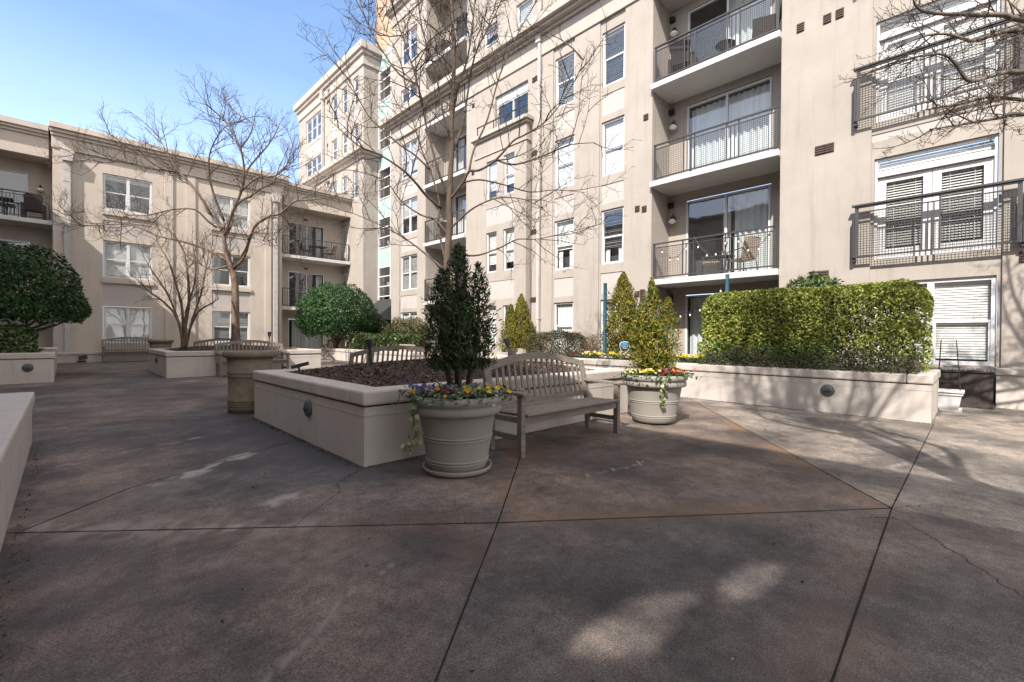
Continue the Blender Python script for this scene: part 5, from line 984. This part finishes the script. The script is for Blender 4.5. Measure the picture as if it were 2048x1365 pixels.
lim = [(.10, [TR, (8.2, -3.25, 1.0), (8.3, -3.1, 2.0), (8.35, -2.9, 2.8), (8.6, -2.7, 3.6), (8.9, -2.4, 4.3)])]
hub = (8.35, -2.9, 2.8); hub2 = (8.6, -2.7, 3.4)
for k, (r0, P) in enumerate(T4L): lim.append((r0 * 1.0, [hub2 if k < 3 else hub] + [(9.0, -2.3, (3.4, 3.6, 3.3, 3.0, 2.8)[k] + .5)] + P[1:]))
for (a, el, ln) in ((200, 50, 3.0), (160, 62, 3.4), (120, 55, 3.2), (60, 65, 3.0), (250, 60, 3.0), (300, 55, 2.8), (140, 35, 3.3), (170, 40, 3.1), (100, 40, 2.8), (195, 72, 3.6), (130, 75, 3.4), (150, 22, 2.6)):
    a, el = R(a), R(el); d = Vector((math.cos(a) * math.cos(el), math.sin(a) * math.cos(el), math.sin(el))); h_ = Vector(hub if el < R(52) else hub2)
    lim.append((.042, [tuple(h_), tuple(h_ + d * ln * .35 + Vector((.1, .05, -.1))), tuple(h_ + d * ln * .7 + Vector((-.1, .1, .1))), tuple(h_ + d * ln)]))
bare_tree('bare_tree', TR, 'bare tree whose twiggy limbs reach in from the right edge of the photo', lim, 'bark_grey', 'twig_pale', 6, .006, (6, .5), (6, .2), (4, .09), .15)
TO = (1.7, -2.2, 0); hub = Vector((1.7, -1.7, 3.8)); lim = [(.11, [TO, (1.72, -2.1, 1.2), (1.68, -1.9, 2.4), tuple(hub), (1.65, -1.4, 5.2), (1.7, -1.1, 6.6), (1.6, -.9, 8.2)])]
for k, (a, el, ln) in enumerate(((80, 70, 5.2), (95, 68, 5.4), (60, 66, 5.4), (70, 76, 6.0), (40, 66, 5.0), (105, 76, 5.8), (85, 78, 6.4), (20, 66, 4.8), (50, 72, 5.6), (0, 62, 4.4), (30, 74, 5.6), (75, 66, 4.8), (45, 60, 4.4), (60, 72, 6.8))):
    a, el = R(a), R(el); d = Vector((math.cos(a) * math.cos(el), math.sin(a) * math.cos(el), math.sin(el))); h_ = hub + Vector((0, .1, .3 * (k % 4)))
    j_ = lambda q: Vector((math.sin(k * 2.3 + q) * .28, math.cos(k * 1.7 + q * 1.3) * .28, math.sin(k + q) * .15)); lim.append((.045, [tuple(h_), tuple(h_ + d * ln * .25 + j_(1)), tuple(h_ + d * ln * .5 + j_(3)), tuple(h_ + d * ln * .75 + j_(5)), tuple(h_ + d * ln)]))
bare_tree('bare_tree', TO, 'bare tree overhead out of the picture, its branches shading the long right planter', lim, 'bark_grey', 'twig_pale', 8, .010, (4.5, 1.15), (5, .45), (2, .15), .2)
# ---------------------------------------------------------------- landscape lamps, posts, sign, boxes
SG = 'black landscape spotlights'
def spot(base, h, aim, label, stake=.012, flat=False):
    e = empty('landscape_spotlight', base, label, 'spotlight', SG); b = Vector(base); mb = MB(); mb.tube([b - Vector((0, 0, .1)), b + Vector((0, 0, h))], [stake, stake], 8); mb.build('stake', 'black', e)
    d = Vector(aim).normalized(); t = b + Vector((0, 0, h)); mb = MB()
    if flat: mb.bar(t - d * .10, t + d * .13, .09, .05)
    else: mb.tube([t - d * .02, t + d * .06, t + d * .07, t + d * .20, t + d * .21], [.022, .026, .045, .062, .05], 12)
    mb.build('lamp_head', 'black', e)
spot((3.70, 7.2, .80), .20, (-.12, 0, 1), 'upright black spotlight in front of the bench back behind the mulch mound', .03)
spot((2.42, 6.85, .70), .12, (.85, -.45, .25), 'flat black spotlight at the far left corner of the central planter mulch', .014, True)
spot((6.15, 6.35, .84), .20, (-.35, .1, 1), 'black spotlight leaning left beside the two green boxes in the central planter', .02)
spot((4.35, 6.5, .87), .08, (.1, -.3, 1), 'small round black spotlight left of the dark pot evergreen', .012)
spot((4.9, 16.6, .92), .25, (.05, 0, 1), 'black spotlight right of the broad bare tree trunk', .016)
spot((9.75, 22.9, .6), .35, (.5, -.3, .1), 'thin black spotlight before the ground floor glass doors', .01, True)
e = empty('flood_light', (.55, 25.0, gz(.5, 25)), 'small black floodlight on the paving at the foot of the low building', 'spotlight'); mb = MB(); mb.box(.36, .62, 24.95, 25.12, .13, .20); mb.bar((.40, 25.0, .30), (.66, 25.0, .36), .2, .16); mb.build('housing', 'black', e)
for (x, y, dx, lab, mat) in ((6.18, 6.18, -.12, 'dark green hooded box leaning in the central planter mulch', 'bronze'), (6.42, 6.25, .0, 'mossy wooden block beside the hooded box in the central planter', 'stone')):
    e = empty('junction_box', (x, y, .78), lab, 'box'); mb = MB(); mb.prism([(x - .06, y - .06, .75), (x + .06, y - .06, .75), (x + .05 + dx, y - .06, 1.0), (x - .06 + dx, y - .06, 1.03)], (0, .13, 0)); mb.box(x - .065, x + .065, y - .065, y + .075, .75, .79); mb.build('housing', mat, e, bevel=.008)
e = empty('stone_block', (9.6, 15.65, .62), 'square tan stone block at the end of the low bright hedge', 'block'); mb = MB(); mb.box(9.42, 9.8, 15.35, 15.95, .6, .93); mb.build('block', 'stone', e, bevel=.02); mb = MB(); mb.box(9.36, 9.86, 15.29, 16.01, .60, .66); mb.build('base', 'cap', e, bevel=.01)
posts = [(10.7, 7.22, 2.74, 'teal steel post beside the pointed cone evergreen'), (11.6, 6.33, 2.56, 'teal steel post behind the gold pot evergreen'), (11.6, 4.29, 2.80, 'teal steel post above the left end of the clipped hedge')]
for x, y, z1, lab in posts:
    e = empty('string_light_post', (x, y, .6), lab, 'post', 'teal posts of the string lights'); mb = MB(); mb.box(x - .035, x + .035, y - .035, y + .035, .4, z1); mb.build('post', 'teal', e); mb = MB(); mb.box(x - .04, x + .04, y - .04, y + .04, z1, z1 + .015); mb.tube([(x - .04, y - .04, z1 - .12), (x - .08, y - .08, z1 - .12)], .008, 6); mb.build('hook', 'black', e)
def string_lights(a, b, sag, nb, label, loc=None):
    a, b = Vector(a), Vector(b); e = empty('string_lights', tuple((a + b) / 2), label, 'string lights', 'strings of clear bulbs'); P = [a + (b - a) * i / 16 - Vector((0, 0, sag * 4 * (i / 16) * (1 - i / 16))) for i in range(17)]
    mb = MB(); mb.tube(P, .006, 5); mb.build('cable', 'black', e)
    for i in range(nb):
        p = P[min(15, int((i + .5) / nb * 16))]; mb = MB(); mb.lathe([(.014, -.01), (.016, -.06)], 8, p); k = mb.build('bulb_socket', 'black', e)
        mb = MB(); mb.lathe([(.010, -.06), (.019, -.08), (.021, -.10), (.014, -.12), (.004, -.125)], 10, p); mb.build('bulb', 'bulb', k, True)
p = posts
string_lights((p[0][0] - .07, p[0][1] - .07, 2.62), (p[1][0] - .08, p[1][1], 2.40), .42, 6, 'string of bulbs hanging between the teal post and the post behind the gold pot evergreen')
string_lights((p[1][0] - .08, p[1][1], 2.40), (p[2][0] - .08, p[2][1], 2.66), .62, 8, 'string of bulbs sagging below the lowest right balcony')
for i in range(3): string_lights((12.04, 6.35 - i * 1.02, 3.98), (12.04, 5.42 - i * 1.02, 3.98), .5, 4, 'string of bulbs draped on the lowest right balcony rail')
e = empty('security_sign', (9.7, 5.97, .74), 'small blue and black shield sign on a stake among the pansies', 'sign'); mb = MB(); mb.tube([(9.7, 5.97, .6), (9.7, 5.97, .95)], .008, 6); mb.build('stake', 'black', e)
d = Vector((-.86, -.5, 0)).normalized(); s_ = Vector((-d.y, d.x, 0)); c = Vector((9.69, 5.965, 1.03)); sh = [(-.085, .10), (-.11, .07), (-.105, -.03), (-.06, -.10), (0, -.125), (.06, -.10), (.105, -.03), (.11, .07), (.085, .10), (0, .12)]
q = lambda pts, k, o: [c + s_ * x * k + Vector((0, 0, z * k)) + d * o for x, z in pts]
mb = MB(); mb.prism(q(sh, 1.12, 0), d * .006); mb.build('shield_rim', 'wpot', e); mb = MB(); mb.prism(q(sh, 1.0, .007), d * .003); mb.build('shield_face', 'black', e)
MT['blue'] = rough_mat('sign_blue', (.02, .22, .48), .05, 5, .4, 0); mb = MB(); mb.prism(q([(-.08, .095), (-.1, .068), (-.102, .022), (.102, .022), (.1, .068), (.08, .095), (0, .112)], 1, .011), d * .002); mb.build('shield_band', 'blue', e)
mb = MB()
for z_, wd in ((.0, .15), (-.035, .10)):
    for i in range(9): x0 = -wd / 2 + wd * i / 9; mb.prism(q([(x0, z_ - .007), (x0 + wd / 13, z_ - .007), (x0 + wd / 13, z_ + .007), (x0, z_ + .007)], 1, .011), d * .001)
mb.build('small_lettering', 'wpot', e)
# wicker storage box, white pot with wire trellis at the right
e = empty('wicker_box', (11.85, .15, gz(11.8, 0)), 'dark wicker storage box with slatted grey lid under the right ground floor window', 'storage box'); zb = gz(11.8, 0)
mb = MB(); mb.box(11.66, 12.12, -.22, 1.2, zb + .06, .66); mb.build('body', 'wicker', e); mb = MB(); mb.box(11.63, 12.12, -.24, 1.22, zb, zb + .06); mb.box(11.63, 12.12, -.24, 1.22, .66, .69); mb.build('frame', 'wicker', e, bevel=.008)
MT['grey_slat'] = rough_mat('grey_lid_slat', (.16, .16, .165), .15, 8, .7, 0)
mb = MB()
for i in range(30): y = -.23 + i * .049; mb.box(11.62, 12.13, y, y + .038, .692, .72)
mb.build('lid', 'grey_slat', e)
e = empty('window_box_pot', (11.0, .28, gz(11, .3)), 'white rectangular planter pot beside the right end of the long planter', 'flower pot'); zb = gz(11, .3)
def frustum(mb, cx, cy, a, b, z0, k, a2, b2, z1):
    mb.add([(cx - a, cy - b, z0), (cx + a, cy - b, z0), (cx + a, cy + b, z0), (cx - a, cy + b, z0), (cx - a2, cy - b2, z1), (cx + a2, cy - b2, z1), (cx + a2, cy + b2, z1), (cx - a2, cy + b2, z1)], [(0, 3, 2, 1), (0, 1, 5, 4), (1, 2, 6, 5), (2, 3, 7, 6), (3, 0, 4, 7)])
mb = MB(); frustum(mb, 11.0, .33, .18, .13, zb + .03, 0, .22, .17, zb + .27); mb.box(10.82, 11.18, .16, .44, zb, zb + .03); mb.build('body', 'wpot', e)
mb = MB(); mb.box(10.76, 11.24, .145, .515, zb + .27, zb + .305); mb.box(10.74, 11.26, .13, .53, zb + .315, zb + .345); mb.build('rim', 'wpot', e, bevel=.008)
e = empty('wire_trellis', (11.0, .3, zb + .38), 'thin dark wire trellis standing in the white planter pot', 'trellis'); mb = MB()
for a in ((-.12, -.1), (.12, -.1), (.12, .14), (-.12, .14)): mb.tube([(11.0 + a[0] * 1.3, .3 + a[1] * 1.2, zb + .3), (11.0 + a[0] * .5, .32 + a[1] * .8, zb + 1.22)], .005, 4)
for k in (.5, .75, 1.0, 1.2): f_k = 1.3 - .8 * (k - .3) / .92; mb.tube([(11.0 + sx * .12 * f_k, .3 + sy * .11 * f_k, zb + k) for sx, sy in ((-1, -1), (1, -1), (1, 1), (-1, 1), (-1, -1))], .004, 4)
mb.build('wire_frame', 'black', e)
# ---------------------------------------------------------------- balcony furniture
def chair(loc, rz, mat, label, group, wicker=False):
    e = empty('patio_chair', (0, 0, 0), label, 'chair', group); fr = 'rail' if not wicker else mat
    mb = MB(); mb.box(-.24, .24, -.24, .24, .38, .42 if not wicker else .44); mb.build('seat', mat, e, bevel=.01)
    mb = MB(); mb.prism([(-.24, .22, .42), (.24, .22, .42), (.27 if wicker else .24, .36, .92), (.15, .38, 1.0 if wicker else .93), (-.15, .38, 1.0 if wicker else .93), (-.27 if wicker else -.24, .36, .92)], (0, .03 if not wicker else .06, 0)); mb.build('backrest', mat, e)
    for sx in (-1, 1):
        for sy in (-1, 1): mb = MB(); mb.tube([(sx * .24, sy * .22, .40), (sx * .27, sy * .25, 0)], .014, 6); mb.build('leg', fr, e)
        mb = MB()
        if wicker: mb.box(sx * .30 - .05, sx * .30 + .05, -.26, .28, .10, .64)
        else: mb.tube([(sx * .26, -.22, .40), (sx * .28, -.22, .62), (sx * .28, .20, .64), (sx * .25, .30, .66)], .014, 6)
        mb.build('armrest', fr, e)
    e.location = loc; e.rotation_euler.z = rz; return e
CG = 'chairs on the balconies'
chair((12.75, 5.15, 2.92), R(200), 'tan', 'left tan sling chair on the lowest right balcony', CG); chair((12.75, 4.35, 2.92), R(150), 'tan', 'right tan sling chair on the lowest right balcony', CG)
chair((12.65, 5.95, 8.55), R(100), 'wicker', 'dark wicker armchair at the left end of the top right balcony', CG, True); chair((12.65, 3.85, 8.55), R(200), 'wicker', 'dark wicker armchair at the right end of the top right balcony', CG, True)
chair((-.85, 26.2, 5.72), R(180), 'wicker', 'dark chair behind the rail of the upper left balcony', CG, True)
for x, y in ((9.6, 26.15), (10.9, 26.2)): chair((x, y, 5.57), R(90 if x < 10 else -90), 'wicker', ('dark chair left of' if x < 10 else 'dark chair right of') + ' the table on the low building balcony', CG)
chair((12.7, 17.7, 2.89), R(160), 'wicker', 'dark chair on the lowest balcony behind the tall bare tree', CG); chair((12.7, 17.6, 5.62), R(160), 'wicker', 'dark chair on the second balcony behind the tall bare tree', CG); chair((12.7, 17.6, 13.96), R(160), 'wicker', 'dark chair on the topmost balcony behind the tall bare tree', CG)
def table(loc, r, h, label, mat='rail', sq=False):
    e = empty('patio_table', loc, label, 'table', 'tables on the balconies'); x, y, z = loc; mb = MB()
    if sq: mb.box(x - r, x + r, y - r * .7, y + r * .7, z + h - .03, z + h)
    else: mb.lathe([(r - .01, h - .025), (r, h - .012), (r - .01, h), (.01, h)], 24, loc)
    mb.build('tabletop', mat, e)
    for k in range(4): a = math.pi / 4 + k * math.pi / 2; mb = MB(); mb.tube([(x + .7 * r * math.cos(a), y + .7 * r * math.sin(a), z + h - .02), (x + .75 * r * math.cos(a), y + .75 * r * math.sin(a), z)], .014, 6); mb.build('leg', 'rail', e)
table((12.55, 4.75, 8.55), .26, .50, 'small round table between the wicker armchairs of the top right balcony'); table((10.25, 26.15, 5.57), .45, .72, 'table on the upper balcony of the low building', 'rail', True); table((12.75, 4.78, 2.92), .25, .55, 'low table between the tan chairs of the lowest right balcony')
table((-1.9, 26.2, 5.72), .5, .72, 'table behind the rail of the upper left balcony', 'wicker', True)
# ---------------------------------------------------------------- small litter on the paving
e = empty('fallen_twig', (.28, 1.55, gz(.3, 1.5)), 'pale forked twig lying on the paving at the bottom left', 'twig'); mb = MB(); z = gz(.3, 1.5) + .01
TW = [(.235, 1.475), (.30, 1.60)]; mb.tube([(.27, 1.46, z), (.31, 1.53, z + .01), (.36, 1.62, z + .015)], [.005, .005, .003], 6); mb.tube([(.275, 1.465, z), (.245, 1.50, z + .005), (.235, 1.53, z + .01)], [.005, .004, .003], 6); mb.build('stick', 'twig_pale', e)
for i in range(26):
    x, y = rng.uniform(.2, 8), rng.uniform(.6, 7)
    if (x > 1.8 and 3.9 < y < 7.6) or x < .25 and y > 2: continue
    v, f = leaves(np.array([[x, y, gz(x, y) + .012]]), np.array([[0, 0, 1.]]), .05, .025, .35); o = npmesh('dry_leaf', v, f, 'rust', loc=(x, y, gz(x, y))); tag(o, 'small dry leaf lying on the paving', 'leaf', 'dry leaves on the paving')
